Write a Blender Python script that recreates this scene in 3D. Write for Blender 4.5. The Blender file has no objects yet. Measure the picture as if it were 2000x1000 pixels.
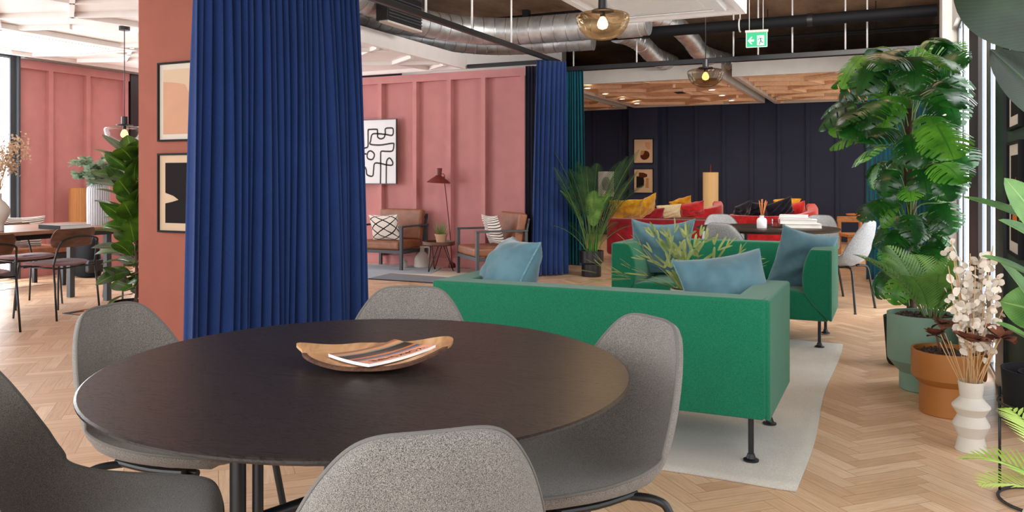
import bpy, bmesh, math, random
from mathutils import Vector, Matrix
PI = math.pi
random.seed(7)
SC = bpy.context.scene
COL = SC.collection

# ------------------------------------------------------------------ camera, world, light
YAW = math.atan(745/1600)
cam_d = bpy.data.cameras.new('camera'); cam = bpy.data.objects.new('camera', cam_d); COL.objects.link(cam)
cam.location = (0, 0, 1.18); cam.rotation_euler = (PI/2, 0, YAW)
cam_d.lens = 28.8; cam_d.sensor_width = 36; cam_d.shift_y = -0.076; cam_d.clip_start = 0.05; cam_d.clip_end = 100
SC.camera = cam
SC.view_settings.view_transform = 'Standard'; SC.view_settings.look = 'None'
SC.view_settings.exposure = 0.03; SC.view_settings.gamma = 1.0; SC.view_settings.use_curve_mapping = False
world = bpy.data.worlds.new('daylight'); SC.world = world; world.use_nodes = True
bg = world.node_tree.nodes['Background']; bg.inputs[0].default_value = (0.93, 0.96, 1.0, 1); bg.inputs[1].default_value = 0.8

def area_light(name, loc, target, sx, sy, power, col=(1, 1, 1), spread=PI):
    l = bpy.data.lights.new(name, 'AREA'); l.shape = 'RECTANGLE'; l.size = sx; l.size_y = sy; l.energy = power; l.color = col; l.spread = spread
    o = bpy.data.objects.new(name, l); COL.objects.link(o); o.location = loc
    o.rotation_euler = (Vector(target)-Vector(loc)).to_track_quat('-Z', 'Y').to_euler(); return o
def spot_light(name, loc, target, power, col=(1, .8, .6), size=1.6, rad=.05):
    l = bpy.data.lights.new(name, 'SPOT'); l.energy = power; l.color = col; l.spot_size = size; l.spot_blend = .6; l.shadow_soft_size = rad
    o = bpy.data.objects.new(name, l); COL.objects.link(o); o.location = loc
    o.rotation_euler = (Vector(target)-Vector(loc)).to_track_quat('-Z', 'Y').to_euler(); return o
# unseen area lights added as fill; no windows are built at these spots
area_light('fill_light_front', (-2.2, -1.6, 1.8), (-2.6, 5, 1.75), 5.0, 2.9, 250, (.97, .98, 1))  # added fill from behind the camera, standing in for unbuilt glazing
area_light('fill_light_left_near', (-9.25, .6, 1.6), (-4, 2.6, 1.7), 3.2, 2.8, 110, (.95, .97, 1))  # added out of view to brighten the ceiling rafts and left floor
area_light('fill_light_navy', (.56, 13.6, 1.4), (-4, 13.6, 1.6), 4.4, 2.4, 55, (1, .94, .86))  # added to lift the navy lounge; the wall here is solid
area_light('fill_light_upper_left', (-7.9, 10.7, 3.1), (-5.5, 12.5, 3.15), 1.6, .5, 45, (1, .98, .95))  # added to brighten the white upper wall; no opening exists here
area_light('fill_light_upper_right', (.40, 7.0, 3.05), (-3, 9.5, 3.6), 3.0, .5, 260, (1, .97, .93))  # added above the view to brighten the concrete slab
area_light('fill_light_right_near', (.92, 2.4, 1.5), (-3, 2.8, .9), 3.0, 2.3, 42, (.95, .97, 1))  # added out of view on the right to light the grey chairs
for i, (x, y) in enumerate([(-4.37, 12.2), (-4.39, 13.14), (-4.4, 14.12), (-4.42, 15.1), (-2.64, 13.26), (-2.66, 14.23), (-2.68, 15.24)]):
    spot_light('downlight_beam', (x, y, 2.55), (x, y, 0), 22, (1, .74, .5), 2.2)
spot_light('downlight_beam', (-.6, 13.2, 2.5), (-.6, 13.2, 0), 90, (1, .66, .3), 1.8)

# ------------------------------------------------------------------ materials
def lin(c):
    return tuple(((v/255)/12.92 if v <= 10 else ((v/255+.055)/1.055)**2.4) for v in c)
class N:
    def __init__(s, name):
        s.m = bpy.data.materials.new(name); s.m.use_nodes = True; s.t = s.m.node_tree; s.p = s.t.nodes['Principled BSDF']; s.out = s.t.nodes['Material Output']
    def n(s, typ, **kw):
        nd = s.t.nodes.new(typ)
        for k, v in kw.items(): setattr(nd, k, v)
        return nd
    def l(s, a, b): s.t.links.new(a, b)
    def ramp(s, fac, stops, interp='LINEAR'):
        r = s.n('ShaderNodeValToRGB'); r.color_ramp.interpolation = interp
        e = r.color_ramp.elements
        while len(e) < len(stops): e.new(.5)
        for i, (p, c) in enumerate(stops):
            e[i].position = p; e[i].color = (c[0], c[1], c[2], 1)
        s.l(fac, r.inputs[0]); return r
    def coord(s, kind='Object', scale=(1, 1, 1), rot=(0, 0, 0)):
        tc = s.n('ShaderNodeTexCoord'); mp = s.n('ShaderNodeMapping'); s.l(tc.outputs[kind], mp.inputs[0])
        mp.inputs['Scale'].default_value = scale; mp.inputs['Rotation'].default_value = rot; return mp.outputs[0]
    def noise(s, vec, scale=5, detail=4, rough=.5, dist=0):
        n_ = s.n('ShaderNodeTexNoise'); s.l(vec, n_.inputs['Vector']); n_.inputs['Scale'].default_value = scale
        n_.inputs['Detail'].default_value = detail; n_.inputs['Roughness'].default_value = rough; n_.inputs['Distortion'].default_value = dist
        return n_.outputs['Fac']
    def bump(s, h, strength=.3, dist=.01):
        b = s.n('ShaderNodeBump'); b.inputs['Strength'].default_value = strength; b.inputs['Distance'].default_value = dist
        s.l(h, b.inputs['Height']); s.l(b.outputs[0], s.p.inputs['Normal'])
    def set(s, rough=.5, metal=0, spec=.5, sheen=0, coat=0):
        s.p.inputs['Roughness'].default_value = rough; s.p.inputs['Metallic'].default_value = metal
        s.p.inputs['Specular IOR Level'].default_value = spec; s.p.inputs['Sheen Weight'].default_value = sheen
        s.p.inputs['Coat Weight'].default_value = coat; return s
def plain(name, c, rough=.5, metal=0, spec=.5, var=.12, scale=6, bump=0, bscale=60, **kw):
    c = lin(c); s = N(name).set(rough, metal, spec, **kw); v = s.coord()
    r = s.ramp(s.noise(v, scale), [(.3, [x*(1-var) for x in c]), (.7, [min(1, x*(1+var)) for x in c])]); s.l(r.outputs[0], s.p.inputs['Base Color'])
    if bump: s.bump(s.noise(v, bscale, 3), bump, .004)
    return s.m
def fabric(name, c1, c2, scale=420, rough=.95, sheen=.2, bump=.4, spec=.2, big=0.1):
    s = N(name).set(rough, 0, spec, sheen); v = s.coord(); nz = s.noise(v, scale, 2, .6)
    r = s.ramp(nz, [(.38, lin(c1)), (.62, lin(c2))])
    b = s.ramp(s.noise(v, 4, 3), [(.3, (1-big,)*3), (.7, (1+big,)*3)])
    mx = s.n('ShaderNodeMix', data_type='RGBA', blend_type='MULTIPLY'); mx.inputs[0].default_value = 1
    s.l(r.outputs[0], mx.inputs[6]); s.l(b.outputs[0], mx.inputs[7]); s.l(mx.outputs[2], s.p.inputs['Base Color'])
    s.bump(nz, bump, .003); return s.m
def wood(name, c1, c2, c3=None, scale=(1, 14, 14), rough=.45, nscale=2.2, bump=.1, spec=.5, dist=1.2, coord='Object'):
    s = N(name).set(rough, 0, spec); v = s.coord(coord, scale); nz = s.noise(v, nscale, 6, .6, dist)
    st = [(.3, lin(c1)), (.62, lin(c2))] + ([(.75, lin(c3))] if c3 else [])
    r = s.ramp(nz, st); s.l(r.outputs[0], s.p.inputs['Base Color']); s.bump(nz, bump, .002); return s.m
def emit(name, c, strength):
    s = N(name); s.p.inputs['Base Color'].default_value = (0, 0, 0, 1)
    s.p.inputs['Emission Color'].default_value = (*lin(c), 1); s.p.inputs['Emission Strength'].default_value = strength; return s.m
def glass(name, c, rough=0.0):
    s = N(name); s.t.nodes.remove(s.p)
    g = s.n('ShaderNodeBsdfGlossy'); g.inputs['Roughness'].default_value = .02; g.inputs[0].default_value = (1, 1, 1, 1)
    t = s.n('ShaderNodeBsdfTransparent'); t.inputs[0].default_value = (*lin(c), 1)
    f = s.n('ShaderNodeLayerWeight'); f.inputs[0].default_value = .25
    m = s.n('ShaderNodeMixShader'); k_ = s.n('ShaderNodeMath', operation='MULTIPLY'); s.l(f.outputs['Fresnel'], k_.inputs[0]); k_.inputs[1].default_value = .45; s.l(k_.outputs[0], m.inputs[0]); s.l(t.outputs[0], m.inputs[1]); s.l(g.outputs[0], m.inputs[2]); s.l(m.outputs[0], s.out.inputs[0])
    return s.m
def leafmat(name, dark, light, rough=.35, vein=None, trans=.25, stripes=0):
    s = N(name).set(rough, 0, .5); v = s.coord('UV')
    sep = s.n('ShaderNodeSeparateXYZ'); s.l(v, sep.inputs[0])
    nz = s.noise(s.coord('Object'), 7, 3)
    r = s.ramp(nz, [(.35, lin(dark)), (.65, lin(light))])
    col = r.outputs[0]
    a = s.n('ShaderNodeMath', operation='SUBTRACT'); s.l(sep.outputs[0], a.inputs[0]); a.inputs[1].default_value = .5
    b = s.n('ShaderNodeMath', operation='ABSOLUTE'); s.l(a.outputs[0], b.inputs[0])
    vr = s.ramp(b.outputs[0], [(0.012, (1, 1, 1)), (.03, (0, 0, 0))])
    fac = vr.outputs[0]
    if stripes:
        # side veins sweeping off the midrib
        w1 = s.n('ShaderNodeMath', operation='MULTIPLY_ADD'); s.l(b.outputs[0], w1.inputs[0]); w1.inputs[1].default_value = -.5; s.l(sep.outputs[1], w1.inputs[2])
        w2 = s.n('ShaderNodeMath', operation='MULTIPLY'); s.l(w1.outputs[0], w2.inputs[0]); w2.inputs[1].default_value = stripes
        w3 = s.n('ShaderNodeMath', operation='FRACT'); s.l(w2.outputs[0], w3.inputs[0])
        w4 = s.ramp(w3.outputs[0], [(.03, (.6, .6, .6)), (.1, (0, 0, 0))])
        mxx = s.n('ShaderNodeMath', operation='MAXIMUM'); s.l(vr.outputs[0], mxx.inputs[0]); s.l(w4.outputs[0], mxx.inputs[1]); fac = mxx.outputs[0]
        s.bump(w3.outputs[0], .15, .004)
    mx = s.n('ShaderNodeMix', data_type='RGBA'); s.l(fac, mx.inputs[0]); s.l(col, mx.inputs[6])
    mx.inputs[7].default_value = (*lin(vein or light), 1); s.l(mx.outputs[2], s.p.inputs['Base Color'])
    tr = s.n('ShaderNodeBsdfTranslucent'); s.l(mx.outputs[2], tr.inputs[0]); ms = s.n('ShaderNodeMixShader'); ms.inputs[0].default_value = trans
    s.l(s.p.outputs[0], ms.inputs[1]); s.l(tr.outputs[0], ms.inputs[2]); s.l(ms.outputs[0], s.out.inputs[0]); return s.m

def floor_material():
    s = N('oak_herringbone').set(.38, 0, .45)
    at = s.n('ShaderNodeAttribute', attribute_name='tone')
    v = s.coord('UV', (1, 1, 1)); sep = s.n('ShaderNodeSeparateXYZ'); s.l(v, sep.inputs[0])
    cmb = s.n('ShaderNodeCombineXYZ')
    m1 = s.n('ShaderNodeMath', operation='MULTIPLY_ADD'); s.l(at.outputs['Fac'], m1.inputs[0]); m1.inputs[1].default_value = 37; s.l(sep.outputs[0], m1.inputs[2])
    m2 = s.n('ShaderNodeMath', operation='MULTIPLY'); s.l(sep.outputs[1], m2.inputs[0]); m2.inputs[1].default_value = 3.2
    s.l(m1.outputs[0], cmb.inputs[0]); s.l(m2.outputs[0], cmb.inputs[1]); s.l(at.outputs['Fac'], cmb.inputs[2])
    grain = s.noise(cmb.outputs[0], 2.4, 6, .62, .7)
    base = s.ramp(at.outputs['Fac'], [(0, lin((196, 158, 124))), (.35, lin((208, 171, 137))), (.7, lin((214, 179, 146))), (1, lin((224, 192, 160)))])
    gr = s.ramp(grain, [(.3, (.80, .78, .76)), (.6, (1.06, 1.06, 1.06))])
    mx = s.n('ShaderNodeMix', data_type='RGBA', blend_type='MULTIPLY'); mx.inputs[0].default_value = 1
    s.l(base.outputs[0], mx.inputs[6]); s.l(gr.outputs[0], mx.inputs[7])
    # seams from the plank's own UV
    def edge(o, w):
        a = s.n('ShaderNodeMath', operation='SUBTRACT'); s.l(o, a.inputs[0]); a.inputs[1].default_value = .5
        b = s.n('ShaderNodeMath', operation='ABSOLUTE'); s.l(a.outputs[0], b.inputs[0])
        c = s.n('ShaderNodeMath', operation='GREATER_THAN'); s.l(b.outputs[0], c.inputs[0]); c.inputs[1].default_value = .5-w; return c
    e1 = edge(sep.outputs[0], .003); e2 = edge(sep.outputs[1], .015)
    mm = s.n('ShaderNodeMath', operation='MAXIMUM'); s.l(e1.outputs[0], mm.inputs[0]); s.l(e2.outputs[0], mm.inputs[1])
    mx2 = s.n('ShaderNodeMix', data_type='RGBA'); s.l(mm.outputs[0], mx2.inputs[0]); s.l(mx.outputs[2], mx2.inputs[6]); mx2.inputs[7].default_value = (*lin((150, 112, 80)), 1)
    s.l(mx2.outputs[2], s.p.inputs['Base Color']); s.bump(grain, .06, .002)
    return s.m

def tabletop_material():
    s = N('black_stained_oak').set(.33, 0, .38); v = s.coord('Object', (1.1, 5.5, 1)); nz = s.noise(v, 2.2, 8, .6, .6)
    w = s.n('ShaderNodeMath', operation='MULTIPLY'); s.l(nz, w.inputs[0]); w.inputs[1].default_value = 26
    f = s.n('ShaderNodeMath', operation='FRACT'); s.l(w.outputs[0], f.inputs[0])
    r = s.ramp(f.outputs[0], [(0, lin((28, 24, 23))), (.10, lin((8, 7, 7))), (.3, lin((40, 34, 32))), (1, lin((44, 38, 35)))])
    s.l(r.outputs[0], s.p.inputs['Base Color']); s.bump(f.outputs[0], .10, .0008)
    rr = s.ramp(f.outputs[0], [(0, (.45,)*3), (.2, (.36,)*3), (1, (.34,)*3)]); s.l(rr.outputs[0], s.p.inputs['Roughness']); return s.m

def concrete():
    s = N('raw_concrete_slab').set(.85, 0, .3); v = s.coord('Object', (1, .35, 1)); nz = s.noise(v, 3, 8, .65)
    r = s.ramp(nz, [(.3, lin((112, 92, 74))), (.55, lin((150, 126, 104))), (.75, lin((176, 152, 128)))])
    s.l(r.outputs[0], s.p.inputs['Base Color']); s.bump(nz, .3, .01); return s.m
def galv():
    s = N('galvanised_duct').set(.42, .8, .5); v = s.coord('Object', (1, 1, 1)); nz = s.noise(v, 9, 3)
    r = s.ramp(nz, [(.3, lin((176, 178, 178))), (.7, lin((214, 216, 216)))]); s.l(r.outputs[0], s.p.inputs['Base Color'])
    return s.m

M = {}
M['floor'] = floor_material(); M['top'] = tabletop_material(); M['concrete'] = concrete(); M['galv'] = galv()
M['pink'] = plain('dusty_pink_paint', (192, 130, 128), .8, var=.05, bump=.15, bscale=300)
M['terra'] = plain('terracotta_paint', (150, 84, 66), .85, var=.05, bump=.15, bscale=300)
M['navy'] = plain('navy_paint', (32, 42, 68), .7, var=.05, bump=.15, bscale=200)
M['white'] = plain('white_paint', (232, 226, 222), .7, var=.03)
M['greige'] = plain('grey_white_paint', (196, 190, 182), .8, var=.05)
M['gap'] = plain('grey_bulkhead', (128, 124, 120), .9, var=.04)
M['plywood'] = wood('plywood_ceiling', (222, 182, 142), (236, 202, 166), scale=(8, 1, 8), nscale=2, bump=.05, rough=.6)
M['frame_dark'] = plain('dark_grey_window_frame', (62, 66, 70), .5, var=.05)
M['black'] = plain('black_powder_coat', (20, 20, 22), .42, var=.1, spec=.5)
M['black_matte'] = plain('matt_black', (16, 16, 18), .7, var=.1, spec=.2)
M['darkgreen'] = plain('dark_green_wall_paint', (38, 58, 46), .8, var=.05)
M['pane'] = emit('bright_frosted_pane', (246, 250, 255), 7)
M['pane_left'] = emit('bright_left_window_pane', (246, 250, 255), 9)
M['fin'] = plain('grey_window_fin', (118, 124, 132), .5, var=.05)
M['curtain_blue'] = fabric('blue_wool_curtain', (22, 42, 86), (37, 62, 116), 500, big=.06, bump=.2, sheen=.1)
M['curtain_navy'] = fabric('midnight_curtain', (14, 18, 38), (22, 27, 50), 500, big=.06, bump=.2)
M['curtain_teal'] = fabric('teal_curtain', (8, 66, 80), (20, 88, 102), 500, big=.06, bump=.2, sheen=.1)
M['grey_wool'] = fabric('grey_wool_weave', (62, 58, 54), (152, 145, 137), 800, bump=.6, big=.08)
M['grey_boucle'] = fabric('pale_grey_boucle', (116, 116, 116), (168, 168, 168), 260, bump=.6)
M['seam'] = plain('grey_seam_piping', (104, 100, 95), .9, bump=.4, bscale=500)
M['green'] = fabric('green_wool', (10, 88, 62), (22, 116, 84), 520, bump=.35, big=.05)
M['velvet_blue'] = fabric('dusty_blue_velvet', (74, 108, 119), (86, 121, 131), 9, rough=.65, sheen=.35, bump=.05, big=.05)
M['velvet_trim'] = fabric('blue_velvet_piping', (92, 128, 138), (110, 146, 155), 60, bump=.1)
M['red'] = fabric('red_velvet', (176, 22, 30), (206, 34, 40), 10, rough=.7, sheen=.5, bump=.1, big=.15)
M['crimson'] = fabric('crimson_velvet', (128, 12, 26), (156, 20, 34), 10, rough=.75, sheen=.4, bump=.1, big=.15)
M['mustard'] = fabric('mustard_velvet', (196, 136, 10), (226, 170, 24), 12, rough=.7, sheen=.5, bump=.1)
M['cream'] = fabric('cream_cushion', (226, 208, 160), (242, 226, 186), 60, bump=.2)
M['navycush'] = fabric('navy_velvet', (12, 16, 30), (20, 26, 44), 20, sheen=.3, bump=.1)
M['rug'] = fabric('pale_flatweave_rug', (186, 178, 166), (206, 199, 188), 260, bump=.6, big=.06)
M['rug_grey'] = fabric('blue_grey_pile', (112, 120, 130), (134, 142, 152), 200, bump=.5)
M['rug_dark'] = fabric('charcoal_pile', (44, 44, 54), (58, 58, 68), 200, bump=.5)
M['rug_beige'] = fabric('beige_pile', (186, 158, 128), (204, 176, 146), 200, bump=.5)
M['rug_rust'] = fabric('rust_pile', (136, 84, 66), (152, 98, 80), 200, bump=.5)
M['leather'] = plain('tan_leather', (134, 82, 52), .45, var=.2, scale=12, bump=.3, bscale=90)
M['walnut'] = wood('walnut_veneer', (74, 46, 33), (108, 70, 50), scale=(3, 3, 14), rough=.5)
M['walnut_top'] = wood('walnut_table_top', (132, 94, 72), (166, 122, 96), scale=(10, 1, 8), rough=.4)
M['mauve'] = fabric('mauve_wool', (126, 88, 94), (152, 112, 116), 400, bump=.4)
M['olive'] = wood('olive_wood', (138, 88, 52), (204, 158, 112), (222, 182, 138), scale=(12, 3, 12), rough=.5, nscale=1.2, bump=.2)
M['bark'] = plain('rough_bark', (84, 52, 34), .9, var=.4, scale=50, bump=.8, bscale=120)
M['trunk'] = plain('fibrous_trunk', (66, 44, 30), .9, var=.4, scale=40, bump=.8, bscale=90)
M['soil'] = plain('bark_chips', (70, 52, 42), .95, var=.6, scale=90, bump=1, bscale=80)
M['sage'] = plain('sage_green_glaze', (110, 138, 118), .6, var=.04, bump=.1, bscale=400)
M['ochre'] = plain('ochre_brown_glaze', (158, 98, 40), .5, var=.06, bump=.1, bscale=400)
M['stoneware'] = plain('white_stoneware', (206, 198, 186), .75, var=.06, bump=.25, bscale=300)
M['whiteware'] = plain('white_ceramic', (232, 230, 226), .45, var=.03)
M['clay'] = plain('pale_clay_pot', (190, 152, 120), .8, var=.1, bump=.2)
M['glass_smoke'] = glass('smoked_glass', (232, 214, 186))
M['glass_grey'] = glass('grey_smoked_glass', (206, 196, 182))
M['glass_clear'] = glass('clear_glass', (238, 240, 240))
M['bulb'] = emit('lit_bulb', (255, 214, 150), 26)
M['bulb_dim'] = emit('lit_filament_bulb', (255, 196, 120), 3.5)
M['downlight'] = emit('downlight_lens', (255, 232, 200), 9)
M['chrome'] = plain('brushed_steel', (180, 180, 182), .3, metal=1, var=.05)
M['rod'] = plain('white_hanger_rod', (214, 212, 208), .5, var=.03)
M['paper'] = plain('book_pages', (226, 222, 214), .8, var=.05)
M['paperwhite'] = plain('white_book_cover', (236, 234, 232), .5, var=.02)
M['bookgrey'] = plain('grey_book_cover', (150, 146, 146), .5, var=.1)
M['maroon'] = plain('maroon_lacquer', (110, 38, 36), .4, var=.06)
M['shade_cream'] = None
M['oakwood'] = wood('oak_wood', (176, 112, 58), (208, 142, 84), scale=(3, 3, 12), rough=.5)
M['mat_board'] = plain('cream_mount_board', (206, 195, 180), .85, var=.02, spec=.08)
M['art_peach'] = plain('peach_print', (196, 150, 122), .85, var=.04, spec=.08)
M['art_orange'] = plain('orange_print', (206, 112, 48), .85, var=.04, spec=.08)
M['art_black'] = plain('black_print', (34, 30, 30), .8, var=.05, spec=.08)
M['art_brown'] = plain('brown_print', (84, 46, 26), .8, var=.05, spec=.08)
M['art_tan'] = plain('tan_print', (178, 132, 84), .8, var=.05, spec=.08)
M['art_sand'] = plain('sand_print', (202, 176, 148), .85, var=.03, spec=.08)
M['art_white'] = plain('white_canvas', (224, 224, 226), .85, var=.02)
M['line_black'] = plain('charcoal_brush_line', (50, 50, 50), .85, var=.1)
M['leaf_monstera'] = leafmat('monstera_leaf', (10, 46, 16), (32, 92, 26), .28, (20, 66, 22), .25, stripes=5)
M['leaf_monstera_young'] = leafmat('young_monstera_leaf', (50, 112, 26), (100, 156, 46), .35, (60, 110, 34), .4, stripes=5)
M['leaf_rubber'] = leafmat('rubber_leaf', (28, 52, 20), (78, 118, 30), .3, (120, 150, 60), .3, stripes=12)
M['leaf_palm'] = leafmat('palm_leaf', (22, 54, 28), (50, 92, 48), .5, trans=.15)
M['leaf_palm_light'] = leafmat('light_palm_leaf', (74, 128, 50), (128, 170, 84), .5, trans=.35)
M['leaf_areca'] = leafmat('areca_leaf', (150, 190, 70), (196, 222, 120), .45, trans=.4)
M['leaf_strel'] = leafmat('strelitzia_leaf', (48, 96, 42), (112, 158, 84), .35, (150, 186, 110), .25, stripes=22)
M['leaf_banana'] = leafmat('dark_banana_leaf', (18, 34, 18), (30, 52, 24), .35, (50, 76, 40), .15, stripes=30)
M['leaf_stag'] = leafmat('staghorn_leaf', (110, 136, 74), (178, 190, 120), .5, (196, 200, 140), .3)
M['leaf_euca'] = leafmat('eucalyptus_leaf', (112, 140, 114), (160, 180, 152), .6, (170, 186, 160), .3)
M['leaf_aloe'] = leafmat('aloe_leaf', (92, 124, 64), (168, 186, 122), .5, (120, 140, 80), .2)
M['leaf_grass'] = leafmat('grassy_stem', (44, 118, 34), (96, 164, 60), .5, (96, 164, 60), .3)
M['stem_green'] = plain('green_stem', (86, 118, 52), .5, var=.2)
M['stem_brown'] = plain('brown_twig', (92, 58, 40), .8, var=.2)
M['stem_straw'] = plain('straw_stem', (190, 150, 104), .8, var=.15)
M['petal'] = plain('papery_seed_disc', (208, 194, 176), .7, var=.1, scale=30)
M['petal_brown'] = plain('dried_brown_petal', (108, 58, 36), .85, var=.3, scale=30, bump=.5)
M['petal_beige'] = plain('dried_beige_blossom', (210, 184, 154), .9, var=.15, scale=30)
M['flower_red'] = plain('coral_flower', (188, 70, 56), .7, var=.2)
M['wax'] = plain('red_candle_wax', (190, 60, 52), .5)
M['reed'] = plain('orange_reed', (206, 124, 62), .8)
M['sign_green'] = emit('lit_green_sign_face', (0, 214, 140), 1.0)
M['sign_white'] = emit('lit_white_sign_mark', (240, 255, 250), 1.1)
M['sign_darkgreen'] = plain('dark_green_pictogram', (0, 110, 74), .6)
M['grille'] = plain('ribbed_white_grille', (214, 210, 206), .5, var=.03)

def ribbed(name, c, freq, axis=2, amt=.5, tr=0):
    s = N(name).set(.6, 0, .4); v = s.coord('Object'); sep = s.n('ShaderNodeSeparateXYZ'); s.l(v, sep.inputs[0])
    at = s.n('ShaderNodeMath', operation='ARCTAN2'); s.l(sep.outputs[1], at.inputs[0]); s.l(sep.outputs[0], at.inputs[1])
    m = s.n('ShaderNodeMath', operation='MULTIPLY'); s.l(at.outputs[0], m.inputs[0]); m.inputs[1].default_value = freq
    w = s.n('ShaderNodeMath', operation='SINE'); s.l(m.outputs[0], w.inputs[0])
    s.p.inputs['Base Color'].default_value = (*lin(c), 1); s.bump(w.outputs[0], amt, .01)
    if tr:
        s.p.inputs['Emission Color'].default_value = (*lin(c), 1); s.p.inputs['Emission Strength'].default_value = tr
    return s.m
M['shade_cream'] = ribbed('pleated_cream_shade', (224, 188, 132), 60, tr=.25)
M['shade_ochre'] = ribbed('pleated_ochre_shade', (172, 112, 60), 60, tr=.01)
M['ribbed_vase'] = ribbed('ribbed_white_glaze', (210, 208, 212), 30, amt=.8)

def cushion_pattern(name, kind):
    s = N(name).set(.95, 0, .2, .1); v = s.coord('UV'); sep = s.n('ShaderNodeSeparateXYZ'); s.l(v, sep.inputs[0])
    def mth(op, a, b=None, c=None):
        m = s.n('ShaderNodeMath', operation=op)
        for i, x in enumerate([a, b, c]):
            if x is None: continue
            if isinstance(x, (int, float)): m.inputs[i].default_value = x
            else: s.l(x, m.inputs[i])
        return m.outputs[0]
    U, V = sep.outputs[0], sep.outputs[1]
    if kind == 'diamond':
        wob = mth('MULTIPLY', s.noise(v, 4, 2), .12)
        a = mth('FRACT', mth('ADD', mth('MULTIPLY', mth('ADD', mth('MULTIPLY', U, .7), V), 4.0), wob)); b = mth('FRACT', mth('ADD', mth('MULTIPLY', mth('SUBTRACT', mth('MULTIPLY', U, .7), V), 4.0), wob))
        f = mth('MINIMUM', mth('ABSOLUTE', mth('SUBTRACT', a, .5)), mth('ABSOLUTE', mth('SUBTRACT', b, .5))); f = mth('LESS_THAN', f, .075)
    else:
        a = mth('ABSOLUTE', mth('SUBTRACT', mth('FRACT', mth('MULTIPLY', V, 15)), .5)); a = mth('LESS_THAN', a, .16)
        mid = mth('LESS_THAN', mth('ABSOLUTE', mth('SUBTRACT', U, .38)), .10)
        b = mth('ABSOLUTE', mth('SUBTRACT', mth('FRACT', mth('MULTIPLY', V, 30)), .5)); b = mth('LESS_THAN', b, .22)
        f = mth('MAXIMUM', mth('MULTIPLY', b, mid), mth('MULTIPLY', a, mth('SUBTRACT', 1, mid)))
    mx = s.n('ShaderNodeMix', data_type='RGBA'); s.l(f, mx.inputs[0]); mx.inputs[6].default_value = (*lin((226, 218, 208)), 1); mx.inputs[7].default_value = (*lin((36, 34, 34)), 1)
    s.l(mx.outputs[2], s.p.inputs['Base Color']); s.bump(s.noise(s.coord(), 300, 2), .4, .003); return s.m
M['cush_diamond'] = cushion_pattern('cream_cushion_black_diamonds', 'diamond')
M['cush_stripe'] = cushion_pattern('white_cushion_black_dashes', 'stripe')

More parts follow.
